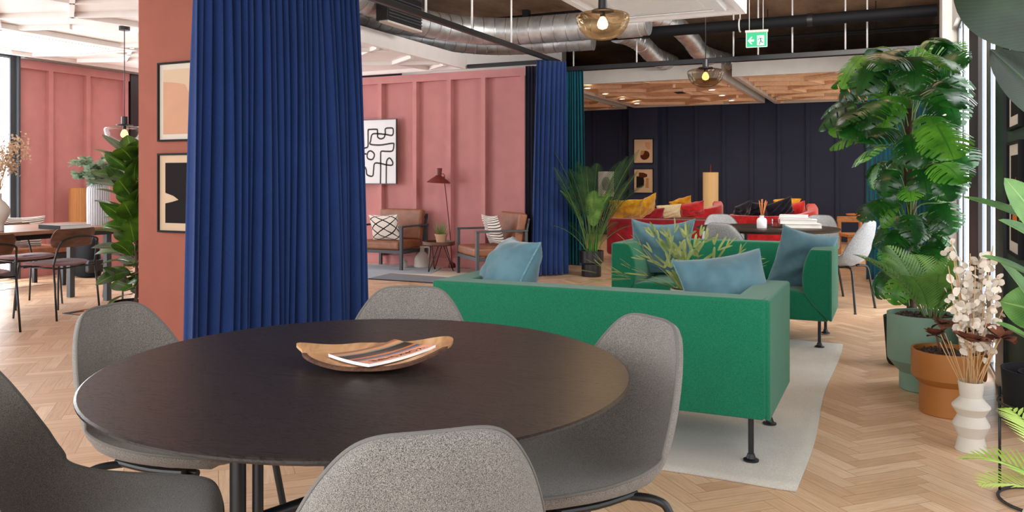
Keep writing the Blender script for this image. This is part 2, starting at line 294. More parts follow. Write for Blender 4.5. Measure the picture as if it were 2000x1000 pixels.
# ------------------------------------------------------------------ mesh helpers
class MB:
    def __init__(s): s.v = []; s.f = []; s.uv = []; s.sm = []; s.mi = []; s.cur = 0
    def face(s, idx, uv=None, smooth=True):
        s.f.append(tuple(idx)); s.uv.append(uv or [(.5, .5)]*len(idx)); s.sm.append(smooth); s.mi.append(s.cur)
    def add(s, pts): b = len(s.v); s.v.extend([tuple(p) for p in pts]); return b
    def box(s, x0, x1, y0, y1, z0, z1, mat=None):
        P = [Vector(p) for p in ((x0, y0, z0), (x1, y0, z0), (x1, y1, z0), (x0, y1, z0), (x0, y0, z1), (x1, y0, z1), (x1, y1, z1), (x0, y1, z1))]
        if mat: P = [mat @ p for p in P]
        b = s.add(P)
        for q in ((0, 3, 2, 1), (4, 5, 6, 7), (0, 1, 5, 4), (1, 2, 6, 5), (2, 3, 7, 6), (3, 0, 4, 7)):
            s.face([b+i for i in q], [(0, 0), (1, 0), (1, 1), (0, 1)], False)
        return s
    def bar(s, p, q, w, h, up=(0, 0, 1)):
        p, q = Vector(p), Vector(q); d = (q-p); L = d.length; d.normalize(); sd = d.cross(Vector(up))
        if sd.length < 1e-4: sd = d.cross(Vector((1, 0, 0)))
        sd.normalize(); u = sd.cross(d)
        m = Matrix((( d.x, sd.x, u.x, p.x), (d.y, sd.y, u.y, p.y), (d.z, sd.z, u.z, p.z), (0, 0, 0, 1)))
        return s.box(0, L, -w/2, w/2, -h/2, h/2, m)
    def tube(s, pts, r, n=10, cap=True, closed=False):
        pts = [Vector(p) for p in pts]; k = len(pts); rs = r if isinstance(r, (list, tuple)) else [r]*k
        rings = []; up = None
        for i, p in enumerate(pts):
            if closed: d = pts[(i+1) % k]-pts[i-1]
            else: d = (pts[min(i+1, k-1)]-pts[max(i-1, 0)])
            d.normalize()
            if up is None:
                up = Vector((0, 0, 1)) if abs(d.z) < .9 else Vector((1, 0, 0))
            a = d.cross(up)
            if a.length < 1e-5: a = d.orthogonal()
            a.normalize(); up = a.cross(d).normalized()
            rings.append(s.add([p+(a*math.cos(2*PI*j/n)+up*math.sin(2*PI*j/n))*rs[i] for j in range(n)]))
        m = k if closed else k-1
        for i in range(m):
            A, B = rings[i], rings[(i+1) % k]
            for j in range(n): s.face((A+j, A+(j+1) % n, B+(j+1) % n, B+j), [(j/n, i/m), ((j+1)/n, i/m), ((j+1)/n, (i+1)/m), (j/n, (i+1)/m)])
        if cap and not closed:
            s.face([rings[0]+j for j in reversed(range(n))], smooth=False); s.face([rings[-1]+j for j in range(n)], smooth=False)
        return s
    def lathe(s, prof, c=(0, 0, 0), n=40, sx=1, sy=1):
        rings = []
        for r, z in prof:
            r = max(r, .0004)
            rings.append(s.add([(c[0]+r*sx*math.cos(2*PI*j/n), c[1]+r*sy*math.sin(2*PI*j/n), c[2]+z) for j in range(n)]))
        m = len(prof)-1
        for i in range(m):
            A, B = rings[i], rings[i+1]
            for j in range(n): s.face((A+j, A+(j+1) % n, B+(j+1) % n, B+j), [(j/n, i/m), ((j+1)/n, i/m), ((j+1)/n, (i+1)/m), (j/n, (i+1)/m)])
        return s
    def grid(s, nu, nv, fn, closeu=False):
        b = len(s.v); s.add([fn(i/nu, j/nv) for i in range(nu+1) for j in range(nv+1)])
        for i in range(nu):
            for j in range(nv):
                a = b+i*(nv+1)+j
                s.face((a, a+nv+1, a+nv+2, a+1), [(i/nu, j/nv), ((i+1)/nu, j/nv), ((i+1)/nu, (j+1)/nv), (i/nu, (j+1)/nv)])
        return s
    def prism(s, outline, z0, z1, smooth_side=True):
        n = len(outline); a = s.add([(x, y, z0) for x, y in outline]); b = s.add([(x, y, z1) for x, y in outline])
        for i in range(n): s.face((a+i, a+(i+1) % n, b+(i+1) % n, b+i), smooth=smooth_side)
        s.face([a+i for i in reversed(range(n))], smooth=False); s.face([b+i for i in range(n)], smooth=False); return s
    def build(s, name, mat, parent=None, loc=None, mods=(), sharp=35):
        me = bpy.data.meshes.new(name); me.from_pydata(s.v, [], s.f)
        for m in (mat if isinstance(mat, (list, tuple)) else [mat]): me.materials.append(M[m] if isinstance(m, str) else m)
        ul = me.uv_layers.new(name='UVMap'); k = 0; flat = []
        for u in s.uv:
            for p in u: flat.extend(p)
        ul.data.foreach_set('uv', flat)
        me.polygons.foreach_set('use_smooth', s.sm); me.polygons.foreach_set('material_index', s.mi)
        me.update()
        if sharp and len(s.f) < 60000:
            bm = bmesh.new(); bm.from_mesh(me); bmesh.ops.remove_doubles(bm, verts=bm.verts, dist=1e-5) if getattr(s, 'weld', True) else None
            lim = math.radians(sharp)
            for e in bm.edges:
                if len(e.link_faces) == 2 and e.calc_face_angle(0) > lim: e.smooth = False
            if getattr(s, 'recalc', False): bmesh.ops.recalc_face_normals(bm, faces=bm.faces)
            bm.to_mesh(me); bm.free()
        o = bpy.data.objects.new(name, me); COL.objects.link(o)
        if parent: o.parent = parent
        if loc: o.location = loc
        for md in mods:
            m = o.modifiers.new(md[0], md[0])
            for kk, vv in md[1].items(): setattr(m, kk, vv)
        return o
BEV = lambda w, seg=3: ('BEVEL', dict(width=w, segments=seg, limit_method='ANGLE', angle_limit=math.radians(40), harden_normals=False))
def rbox(x0, x1, y0, y1, z0, z1): return MB().box(x0, x1, y0, y1, z0, z1)
def rounded(o):
    for p in o.data.polygons: p.use_smooth = True
    return o
def thing(name, label, cat, loc=(0, 0, 0), rz=0, group=None):
    o = bpy.data.objects.new(name, None); COL.objects.link(o); o.empty_display_size = .1
    o.location = loc; o.rotation_euler = (0, 0, rz); o['label'] = label; o['category'] = cat
    if group: o['group'] = group
    return o
def tag(o, label, cat, group=None, kind=None):
    o['label'] = label; o['category'] = cat
    if group: o['group'] = group
    if kind: o['kind'] = kind
    return o
def struct(o): o['kind'] = 'structure'; return o
def copy_tree(o, parent=None):
    kids = [c for c in bpy.data.objects if c.parent == o]
    c = o.copy(); COL.objects.link(c); c.parent = parent
    for k in kids: copy_tree(k, c)
    return c
def dup(root, label, loc, rz=0, group=None):
    r = copy_tree(root); r.location = loc; r.rotation_euler = (0, 0, rz); r['label'] = label
    if group: r['group'] = group
    return r
def smooth_path(pts, k=6):
    P = [Vector(p) for p in pts]; out = []
    for i in range(len(P)-1):
        p0 = P[max(i-1, 0)]; p1 = P[i]; p2 = P[i+1]; p3 = P[min(i+2, len(P)-1)]
        for j in range(k):
            t = j/k; out.append(.5*((2*p1)+(p2-p0)*t+(2*p0-5*p1+4*p2-p3)*t*t+(3*p1-p0-3*p2+p3)*t**3))
    out.append(P[-1]); return out
def text_mesh(name, body, size, mat, parent, matrix, extrude=.0004):
    cu = bpy.data.curves.new(name, 'FONT'); cu.body = body; cu.size = size; cu.extrude = extrude; cu.align_x = 'CENTER'; cu.align_y = 'CENTER'
    t = bpy.data.objects.new(name, cu); COL.objects.link(t); bpy.context.view_layer.update()
    me = bpy.data.meshes.new_from_object(t.evaluated_get(bpy.context.evaluated_depsgraph_get()))
    bpy.data.objects.remove(t); me.materials.clear(); me.materials.append(M[mat]); me.transform(matrix)
    o = bpy.data.objects.new(name, me); COL.objects.link(o); o.parent = parent; return o

# ------------------------------------------------------------------ the setting
def herringbone():
    L, W = .36, .072; n = 5; s = MB(); tones = []
    c45 = math.sqrt(.5); x0, x1, y0, y1 = -9.6, 1.2, .0, 16.6
    cx, cy = (x0+x1)/2, (y0+y1)/2; R = int(math.hypot(x1-x0, y1-y0)/2/W)+8
    def wp(u, v): return ((u-v)*c45*W+cx, (u+v)*c45*W+cy, 0)
    rnd = random.Random(3)
    for row in range(-R, R):
        k0 = (-R-row)//(2*n)
        for k in range(k0, k0+2*R//(2*n)+3):
            for hv in (0, 1):
                if hv == 0: u0 = row+2*n*k; q = [(u0, row), (u0+n, row), (u0+n, row+1), (u0, row+1)]
                else: v0 = row-(2*n-1)-2*n*k; q = [(row, v0), (row, v0+n), (row+1, v0+n), (row+1, v0)]
                P = [wp(*p) for p in q]; mx = sum(p[0] for p in P)/4; my = sum(p[1] for p in P)/4
                if not (x0 <= mx <= x1 and y0 <= my <= y1): continue
                if hv: P = P[::-1]; uv = [(0, 1), (1, 1), (1, 0), (0, 0)]
                else: uv = [(0, 0), (1, 0), (1, 1), (0, 1)]
                b = s.add(P); s.face([b, b+1, b+2, b+3], uv, False); tones.append(rnd.random())
    o = s.build('floor', 'floor', sharp=0)
    at = o.data.attributes.new('tone', 'FLOAT', 'FACE'); at.data.foreach_set('value', tones); return o
struct(herringbone())
s = MB().box(-9.7, 1.3, -.5, 17, -.25, -.004); struct(s.build('floor_base', 'floor')).name = 'floor_slab'
struct(MB().box(-9.7, 1.2, -.2, 16.8, 3.4, 3.6).build('ceiling', 'concrete'))

def batten_wall(name, mat, horizontal, fixed, a0, a1, z0, z1, battens, depth=.1, bw=.06, rail=.1, base=.12, sgn=-1, t=.2):
    """panelled wall with vertical battens; 'horizontal' walls run along X at Y=fixed, others along Y at X=fixed"""
    s = MB()
    def B(u0, u1, d0, d1, zz0, zz1):
        if horizontal: s.box(u0, u1, min(fixed+sgn*d0, fixed+sgn*d1), max(fixed+sgn*d0, fixed+sgn*d1), zz0, zz1)
        else: s.box(min(fixed+sgn*d0, fixed+sgn*d1), max(fixed+sgn*d0, fixed+sgn*d1), u0, u1, zz0, zz1)
    B(a0, a1, -t, 0, z0, z1)
    B(a0, a1, 0, depth, z1-rail, z1); B(a0, a1, 0, depth*.3, z0, z0+base)
    for b in battens: B(b-bw, b, 0, depth, z0+base, z1-rail)
    return struct(s.build(name, mat))
batten_wall('wall_back', 'pink', True, 9.55, -9.35, -4.2, 0, 2.58, [-9.0, -8.5, -7.96, -7.43, -6.9, -6.39, -5.83, -5.30, -4.79, -4.23], depth=.085)
batten_wall('wall_left', 'pink', False, -9.35, 6.27, 7.8, 0, 2.58, [6.70, 7.21, 7.78], depth=.06, sgn=1)
batten_wall('wall_far', 'navy', True, 16.4, -8.0, .75, 0, 3.4, [-7.3, -6.75, -6.2, -5.67, -5.11, -4.07, -3.53, -2.99, -2.46, -1.95, -1.43, -.91, -.4, .1], depth=.03, bw=.07, rail=.1)
struct(rbox(-4.88, -4.28, 16.1, 16.4, 0, 2.72).build('wall_pier', 'navy')).name = 'trim_1'
struct(rbox(-8.2, -8.0, 9.75, 16.4, 0, 3.4).build('wall_far_left', 'navy'))
# concrete downstand above the lounge ceiling
struct(rbox(-9.3, -4.92, 12.5, 12.7, 2.82, 3.4).build('wall_upper', 'white'))
# left window band: frames, sill and glowing panes
def window(name, X, y0, y1, z0, z1, fr, pane='pane', sgn=1, fins=(), matf='frame_dark', fd=.03):
    s = MB()
    for a, b, c, d in ((y0, y0+fr, z0, z1), (y1-fr, y1, z0, z1), (y0+fr, y1-fr, z0, z0+fr*.8), (y0+fr, y1-fr, z1-fr, z1)):
        s.box(min(X, X+sgn*fd), max(X, X+sgn*fd), a, b, c, d)
    w = struct(s.build(name, matf))
    p = rbox(min(X-sgn*.03, X-sgn*.01), max(X-sgn*.03, X-sgn*.01), y0+fr*.5, y1-fr*.5, z0+.02, z1-.02).build('pane', pane, w)
    for f in fins:
        rbox(X-sgn*.008, X+sgn*fd*.8, f[0], f[1], z0+fr*.8, z1-fr) if False else None
    if fins:
        g = MB()
        for f0, f1 in fins: g.box(min(X, X+sgn*fd*.8), max(X, X+sgn*fd*.8), f0, f1, z0+fr*.8, z1-fr)
        g.build('fin', 'fin', w)
    return w
window('window_1', -9.35, 4.45, 6.25, .04, 2.66, .07, 'pane_left')
window('window_2', -9.35, 2.4, 4.4, .04, 2.66, .07, 'pane_left')
struct(rbox(-9.4, -9.27, 7.8, 8.0, 0, 2.62).build('trim_2', 'black'))
window('window_3', -9.35, 8.0, 9.5, .04, 2.6, .05, 'pane_left')
struct(rbox(-9.45, -9.27, 6.245, 6.272, 0, 2.66).build('trim_3', 'frame_dark'))
# grey strip between left wall head and slab
struct(rbox(-9.6, -9.35, 2.2, 9.75, 2.58, 3.4).build('wall_head', 'gap')).name = 'wall_left_head'
struct(rbox(-9.35, -9.2, 6.27, 9.55, 2.58, 2.66).build('trim_4', 'gap'))
# right wall: green panel with pictures, black posts, window bays, navy wall beyond
struct(rbox(.55, .75, 4.4, 5.06, 0, 3.4).build('wall_right', 'darkgreen'))
struct(rbox(.53, .75, 5.06, 5.44, 0, 3.4).build('trim_5', 'black'))
window('window_4', .56, 5.44, 6.70, .02, 2.58, .03, 'pane', -1, [(5.83, 6.10), (6.36, 6.66)], 'black', .02)
struct(rbox(.54, .75, 6.70, 7.36, 0, 2.66).build('trim_6', 'black'))
window('window_5', .56, 7.36, 8.75, .02, 2.58, .03, 'pane', -1, [(7.95, 8.15), (8.5, 8.72)], 'black', .02)
struct(rbox(.5, .75, 5.44, 8.75, 2.58, 3.4).build('wall_right_head', 'greige'))
struct(rbox(.42, .75, 8.75, 9.3, 0, 3.4).build('trim_7', 'greige'))
struct(rbox(.6, .75, 9.3, 16.4, 0, 3.4).build('wall_right_far', 'navy'))
# terracotta column
struct(rbox(-5.03, -4.19, 4.3, 5.0, 0, 3.4).build('wall_column', 'terra'))

# ceiling rafts -----------------------------------------------------
def relief(s, x0, x1, y0, y1, z, e, w, d, seed=1, prob=.9, rot=0.0, skip=()):
    """battens along the edges of a rhombic / hexagonal pattern, clipped to the raft"""
    rnd = random.Random(seed); h = e*math.sqrt(3)/2; done = set()
    cx, cy = (x0+x1)/2, (y0+y1)/2; cr, sr = math.cos(rot), math.sin(rot)
    def P(i, j): # triangular lattice
        X, Y = (i+j*.5)*e*1.15, j*h*1.0; return (cx+X*cr-Y*sr, cy+X*sr+Y*cr)
    R = int(max(x1-x0, y1-y0)/e)+3
    for i in range(-R*2, R*2):
        for j in range(-R, R):
            t = (i-j) % 3
            # rhombille: centres t==0 join alternate neighbours, and hexagon outlines join t==1 to t==2
            for di, dj in ((1, 0), (0, 1), (-1, 1)):
                t2 = (i+di-j-dj) % 3
                keep = (t and t2) or ((t == 0 or t2 == 0) and (di, dj) != (0, 1) and rnd.random() < .5)
                if not keep or rnd.random() > prob: continue
                a, b = P(i, j), P(i+di, j+dj)
                t0, t1_ = 0., 1.; ok = True
                for (p, q, lo, hi) in ((a[0], b[0], x0+.05, x1-.05), (a[1], b[1], y0+.05, y1-.05)):
                    dd = q-p
                    if abs(dd) < 1e-9:
                        if p < lo or p > hi: ok = False
                        continue
                    ta, tb = (lo-p)/dd, (hi-p)/dd
                    if ta > tb: ta, tb = tb, ta
                    t0, t1_ = max(t0, ta), min(t1_, tb)
                if not ok or t1_-t0 < .05: continue
                A = (a[0]+(b[0]-a[0])*t0, a[1]+(b[1]-a[1])*t0, z-d/2); B = (a[0]+(b[0]-a[0])*t1_, a[1]+(b[1]-a[1])*t1_, z-d/2)
                if any(kx0 < (A[0]+B[0])/2 < kx1 and ky0 < (A[1]+B[1])/2 < ky1 for kx0, kx1, ky0, ky1 in skip): continue
                s.bar(A, B, w, d)
    return s
def raft(label, x0, x1, y0, y1, z0, z1, mat_edge, mat_face, e=.62, w=.045, d=.045, seed=1, rot=.0, rim=.06, skip=(), group=None):
    t = thing('ceiling_raft', label, 'ceiling panel', ((x0+x1)/2, (y0+y1)/2, z0), 0, group)
    ox, oy = (x0+x1)/2, (y0+y1)/2; a0, a1, b0, b1 = x0-ox, x1-ox, y0-oy, y1-oy; h = z1-z0
    s = MB()
    s.box(a0, a1, b0, b0+rim, 0, h); s.box(a0, a1, b1-rim, b1, 0, h); s.box(a0, a0+rim, b0+rim, b1-rim, 0, h); s.box(a1-rim, a1, b0+rim, b1-rim, 0, h)
    s.box(a0+rim, a1-rim, b0+rim, b1-rim, h-.02, h); s.build('fascia', mat_edge, t)
    s = MB().box(a0+rim, a1-rim, b0+rim, b1-rim, d, d+.02); sk = [(k[0]-ox, k[1]-ox, k[2]-oy, k[3]-oy) for k in skip]
    relief(s, a0+rim, a1-rim, b0+rim, b1-rim, d, e, w, d, seed, rot=rot, skip=sk); s.build('relief_panel', mat_face, t); return t
def ac_cassette(label, x, y, z, sx, sy, rz=0):
    t = thing('air_conditioner', label, 'air conditioner', (x, y, z), rz)
    MB().box(-sx/2, sx/2, -sy/2, sy/2, -.01, .044).build('housing', 'whiteware', t, mods=[BEV(.008)])
    s = MB(); n = 30
    for i in range(n):
        yy = -sy*.33+sy*.66*i/(n-1); s.box(-sx*.36, sx*.36, yy-.004, yy+.004, -.018, -.0101)
    s.build('return_grille', 'grille', t)
    for sg in (-1, 1):
        MB().box(-sx*.4, sx*.4, sg*sy*.43-.022, sg*sy*.43+.022, -.0108, -.0102).build('slot', 'black', t)
        MB().box(-sx*.4, sx*.4, sg*sy*.43-.012, sg*sy*.43+.014, -.02, -.011).build('louvre', 'whiteware', t)
    return t
raft('long white ceiling raft with raised angular battens over the dining side', -9.2, -5.03, 1.2, 9.42, 2.6, 2.77, 'white', 'white', e=.62, w=.04, d=.045, seed=5, rot=.35)
raft('small white ceiling raft holding the air conditioner above the green sofas', -2.4, -1.15, 3.0, 7.27, 2.6, 2.80, 'white', 'white', e=.8, w=.04, d=.04, seed=3, rot=.3, skip=[(-2.4, -1.15, 5.6, 7.2)])
raft('plywood faceted ceiling raft at far left of the navy lounge', -7.6, -4.93, 11.7, 16.3, 2.6, 2.8, 'greige', 'plywood', e=.7, w=.05, d=.05, seed=2, rot=.3, group=None)
raft('plywood faceted ceiling raft with spotlights in the middle of the navy lounge', -4.75, -2.2, 11.7, 16.05, 2.6, 2.8, 'greige', 'plywood', e=.7, w=.05, d=.05, seed=4, rot=.3)
raft('plywood faceted ceiling raft on the right of the navy lounge, behind the tall plant', -2.05, .55, 11.7, 16.3, 2.6, 2.8, 'greige', 'plywood', e=.7, w=.05, d=.05, seed=8, rot=.3)
ac_cassette('white square air conditioner grille in the small raft near the glass pendant', -1.75, 6.35, 2.6, .95, 1.35)
ac_cassette('white air conditioner grille in the dining side ceiling raft', -8.1, 5.7, 2.6, 1.0, 1.6)
t = thing('air_vent', 'narrow slotted vent flush in the middle plywood ceiling raft', 'vent', (-3.45, 13.6, 2.6))
MB().box(-.35, .35, -.35, .35, -.005, .04).build('vent_plate', 'plywood', t); g = MB()
for i in range(5): g.box(.18, .32, -.3+i*.06, -.27+i*.06, -.012, -.005)
g.build('vent_slot', 'black', t)
for i, (x, y) in enumerate([(-4.37, 12.2), (-4.39, 13.14), (-4.4, 14.12), (-4.42, 15.1), (-2.64, 13.26), (-2.66, 14.23), (-2.68, 15.24)]):
    side = 'left' if i < 4 else 'right'; ordn = ['nearest', 'second', 'third', 'farthest'][i] if i < 4 else ['nearest', 'middle', 'farthest'][i-4]
    t = thing('downlight', 'round glowing downlight, %s of the %s-hand row in the plywood ceiling' % (ordn, side), 'ceiling light', (x, y, 2.6), 0, 'downlights in the plywood ceiling')
    MB().lathe([(.05, .02), (.05, -.006), (.065, -.006), (.065, .02)], n=24).build('bezel', 'whiteware', t)
    MB().lathe([(0, 0), (.05, 0)], n=24).build('lens', 'downlight', t)
t = thing('sprinkler_head', 'small white sprinkler head under the dining side raft', 'sprinkler', (-7.9, 7.2, 2.6))
MB().lathe([(0, -.05), (.03, -.05), (.03, -.045), (.01, -.04), (.01, 0), (.035, 0), (.035, .04)], n=14).build('nozzle', 'chrome', t)
MB().tube([(-.02, 0, -.045), (-.022, 0, -.02), (0, 0, 0)], .003, 6).build('bracket', 'chrome', t)

# curtain tracks and hanger rods
def track(label, a, b, z, w=.05, h=.035):
    o = MB().bar((a[0], a[1], z), (b[0], b[1], z), w, h).build('curtain_track', 'black', mods=[BEV(.004)]); return tag(o, label, 'curtain rail')
track('black curtain rail running from above the big blue curtain to the doorway', (-3.78, 1.5), (-3.78, 9.5), 2.625, .05, .05)
track('black curtain rail across the opening to the navy lounge, carrying the teal curtains', (-4.15, 10.15), (.56, 10.15), 2.625, .05, .06)
track('short black curtain rail along the top of the pink wall', (-5.0, 9.38), (-3.84, 9.38), 2.625, .04, .05)
rodg = 'white hanger rods holding the curtain rails'
def rod(x, y, z0, z1, label, r=.008, mat='rod', cat='hanger rod', group=rodg):
    o = MB().tube([(x, y, z0), (x, y, z1)], r, 8).build('hanger_rod', mat); return tag(o, label, cat, group)
for i, (y, nm) in enumerate([(6.02, 'nearest the blue curtain'), (6.97, 'in front of the black fan coil'), (7.75, 'second past the fan coil')]):
    pass
for y, nm in ((6.30, 'white rod meeting the sloping curtain rail beside the black fan coil'), (7.18, 'white rod meeting the sloping curtain rail over the middle of the duct'), (8.10, 'white rod meeting the sloping curtain rail right of the duct middle')):
    rod(-3.78, y, 2.65, 3.4, nm, .011)
for x, nm in ((-3.83, 'white rod on the doorway rail above the teal curtain'), (-2.97, 'white rod on the doorway rail beside the duct elbow'), (-1.76, 'grey rod on the doorway rail just left of the exit sign'),
              (-1.47, 'white rod on the doorway rail just right of the exit sign'), (-1.08, 'grey rod on the doorway rail midway between exit sign and tall plant'),
              (-.50, 'white rod on the doorway rail nearest the tall plant'), (-.27, 'beige rod on the doorway rail behind the tall plant top')):
    rod(x, 10.15, 2.655, 3.4, nm, .010)

# pipes and ducts
t = thing('service_pipe', 'long black insulated pipe crossing under the ceiling to the right wall', 'pipe', (0, 9.77, 2.96))
MB().tube([(-3.3, 0, 0), (.42, 0, 0)], .066, 20).build('pipe_run', 'black_matte', t)
for x in (-2.75, -.85): MB().tube([(x-.03, 0, 0), (x+.03, 0, 0)], .076, 20).build('pipe_joint', 'black', t)
MB().tube([(-1.62, 0, .44), (-1.62, 0, .07)], .007, 8).tube([(-1.62, .075*math.cos(k), .075*math.sin(k)) for k in [j*PI/10 for j in range(20)]], .009, 6, closed=True).build('hanger', 'rod', t)
t = thing('thin_pipe', 'thin black pipe clipped under the concrete above the ducts', 'pipe', (0, 9.9, 3.31))
MB().tube([(-5.0, 0, 0), (-2.6, 0, 0)], .032, 12).build('pipe_run', 'black_matte', t)
for x in (-4.4, -3.4): MB().box(x-.04, x+.04, -.05, .05, -.04, .09).build('clamp', 'black', t)
tag(MB().tube([(-1.9, 11.2, 3.02), (.6, 11.2, 3.02)], .03, 12).tube([(-1.5, 11.2, 3.04), (-1.5, 11.2, 3.4)], .006, 6).tube([(-.2, 11.2, 3.04), (-.2, 11.2, 3.4)], .006, 6).build('thin_pipe', 'black_matte'), 'thin dark pipe in the void behind the exit sign', 'pipe')
def duct(label, pts, r, seams=True, collar=()):
    P = smooth_path(pts, 8); t = thing('air_duct', label, 'duct', P[0]); P = [p-P[0] for p in P]
    s = MB(); s.tube(P, r, 28)
    if seams:
        s.cur = 1; L = 0; nxt = .08
        for i in range(len(P)-1):
            a, b = P[i], P[i+1]; d = b-a; l = d.length
            while nxt < L+l:
                c = a+d*((nxt-L)/l); dn = d.normalized(); u = dn.orthogonal().normalized(); v = dn.cross(u); k = 24
                s.tube([c+u*math.cos(2*PI*j/k)*r+v*math.sin(2*PI*j/k)*r for j in range(k)], .005, 5, closed=True); nxt += .16
            L += l
    s.build('duct_pipe', ['galv', 'chrome'], t)
    return t
duct('large spiral steel duct running under the ceiling toward the glass pendant', [(-5.9, 6.9, 3.05), (-5.4, 7.5, 3.03), (-4.9, 8.6, 3.0), (-4.4, 9.1, 2.99), (-3.7, 9.2, 2.99), (-3.0, 9.2, 2.99), (-2.55, 9.2, 2.99)], .165)
duct('lower spiral steel duct partly hidden behind the large duct', [(-6.4, 8.2, 2.98), (-5.6, 8.6, 2.95), (-4.9, 9.55, 2.92), (-4.2, 9.75, 2.91), (-3.8, 9.75, 2.91), (-3.42, 9.77, 2.91)], .12)
duct('wide steel duct behind the fan coil, beside the blue curtain top', [(-6.6, 6.0, 3.08), (-5.6, 6.25, 3.07), (-5.0, 6.6, 3.06), (-4.95, 7.2, 3.05)], .19)
duct('flexible steel duct elbow dropping left of the black pipe', [(-3.18, 9.99, 3.02), (-3.16, 10.4, 3.05), (-3.12, 10.9, 3.02), (-3.05, 11.3, 2.9), (-2.95, 11.9, 2.86)], .125)
duct('flexible steel duct elbow dropping right of the glass pendant', [(-2.9, 9.6, 3.22), (-2.62, 10.4, 3.2), (-2.5, 11.0, 3.08), (-2.42, 11.5, 2.92), (-2.2, 12.2, 2.88)], .125)
t = thing('duct_collar', 'smooth steel collar joining the duct end near the glass pendant', 'duct', (-2.78, 9.2, 2.99))
MB().lathe([(.16, -.14), (.178, -.14), (.178, .14), (.16, .14)], n=32).build('collar_band', 'galv', t).rotation_euler = (0, PI/2, 0)
t = thing('fan_coil_unit', 'black slatted fan coil unit hanging beside the curtain rail', 'air conditioner', (-4.78, 7.28, 2.775))
MB().box(.02, .16, -.33, .33, 0, .40).build('casing', 'black', t, mods=[BEV(.008)])
g = MB()
for i in range(7): g.box(.161, .175, -.32, .32, .04+i*.032, .05+i*.032)
for i in range(20): g.box(.161, .17, -.31+i*.032, -.295+i*.032, .30, .35)
g.build('louvre', 'frame_dark', t); MB().box(.06, .165, -.33, .33, -.02, 0).build('base_plate', 'greige', t)
for y in (-.3, .3): MB().tube([(.09, y, .4), (.09, y, .625)], .005, 6).build('drop_rod', 'chrome', t)

# exit sign
t = thing('exit_sign', 'lit green running-man exit sign with left arrow hanging over the doorway', 'sign', (-1.40, 9.55, 2.66), .1)
W_, H_ = .225, .165
MB().box(-W_/2-.012, W_/2+.012, -.02, .02, H_, H_+.028).build('housing', 'greige', t, mods=[BEV(.004)])
MB().box(-W_/2, W_/2, -.006, .006, 0, H_).build('panel', 'sign_green', t)
fr = MB()
for a in ((-W_/2-.004, -W_/2+.004, 0, H_), (W_/2-.004, W_/2+.004, 0, H_), (-W_/2, W_/2, -.004, .004)): fr.box(a[0], a[1], -.008, -.0062, a[2], a[3])
fr.build('edge_trim', 'sign_white', t)
def flat(name, mat, poly, y, parent, smooth=False):
    s = MB(); n = len(poly); a = s.add([(x, y, z) for x, z in poly]); b = s.add([(x, y+.001, z) for x, z in poly])
    s.face([a+i for i in range(n)], smooth=False)
    for i in range(n): s.face((a+i, a+(i+1) % n, b+(i+1) % n, b+i), smooth=False)
    return s.build(name, mat, parent)
ax, az, u = -.058, .075, .001
flat('arrow', 'sign_white', [(-.098, .075), (-.062, .117), (-.045, .117), (-.066, .087), (-.028, .087), (-.028, .063), (-.066, .063), (-.045, .033), (-.062, .033)], -.0075, t)
MB().box(.005, .082, -.0075, -.0065, .018, .13).build('door_mark', 'sign_white', t)
g = MB(); k = lambda pts, r=.0045: g.tube([(x, -.0085, z) for x, z in pts], r, 6)
k([(.040, .098), (.046, .072)], .006); k([(.046, .072), (.052, .052), (.072, .050)]); k([(.046, .072), (.036, .05), (.028, .028)]); k([(.040, .096), (.026, .092), (.014, .080)], .003); k([(.041, .098), (.058, .094), (.064, .082)], .003)
g.box(.030, .038, -.0095, -.0076, .108, .117); g.build('running_figure', 'sign_darkgreen', t)
for x in (-.08, .07): MB().tube([(x, 0, H_+.028), (x, 0, .74)], .004, 6).build('suspension_rod', 'rod', t)

# ------------------------------------------------------------------ curtains
def curtain(name, label, p0, p1, z0, z1, folds, amp, mat, seed=1, flare=(0, 0), group=None, head=.12):
    rnd = random.Random(seed); a, b = Vector((*p0, 0)), Vector((*p1, 0)); d = (b-a); L = d.length; d.normalize(); nrm = Vector((-d.y, d.x, 0))
    # irregular fold boundaries
    w = [rnd.uniform(.6, 1.4) for _ in range(folds)]; tot = sum(w); edges = [0]
    for x in w: edges.append(edges[-1]+x/tot)
    hgt = [rnd.uniform(.55, 1.15) for _ in range(folds)]
    w2 = [rnd.uniform(.7, 1.3) for _ in range(folds)]; t2 = sum(w2); e2 = [0]
    for x in w2: e2.append(e2[-1]+x/t2)
    per = 12; nu = folds*per; nv = 22
    ph = [rnd.uniform(-.5, .5) for _ in range(folds)]
    def fn(u, v):
        k = min(int(u*folds), folds-1); f = u*folds-k
        base = edges[k]+(edges[k+1]-edges[k])*f; top = e2[k]+(e2[k+1]-e2[k])*f
        tv = v**1.4                                  # v 0 bottom, 1 top
        x = base*(1-tv)+top*tv
        c = math.cos(2*PI*f); prof = (1-c)/2; prof = prof**.8
        A = amp*hgt[k]*(1-.62*v**3)
        off = A*(prof-.45)*2+amp*.35*math.sin(u*folds*1.3+seed+1.5*v)*(1-v)
        lat = math.sin(2*PI*f)*L/folds*.30*(1-v*.5)+ph[k]*.02*math.sin(v*4+k)*(1-v)*L/ max(L, .5)
        if v > 1-head:                              # pinch-pleat heading
            q = (v-(1-head))/head; off += amp*.16*math.sin(4*PI*f)*(.3+.7*q)
        fl = flare[0]*(1-u)*(1-v)+flare[1]*u*(1-v)
        p = a+d*(x*L+lat+fl)+nrm*off; return (p.x, p.y, z0+(z1-z0)*v)
    s = MB().grid(nu, nv, fn); o = s.build(name, mat, sharp=0, mods=[('SOLIDIFY', dict(thickness=.004))])
    return tag(o, label, 'curtain', group)
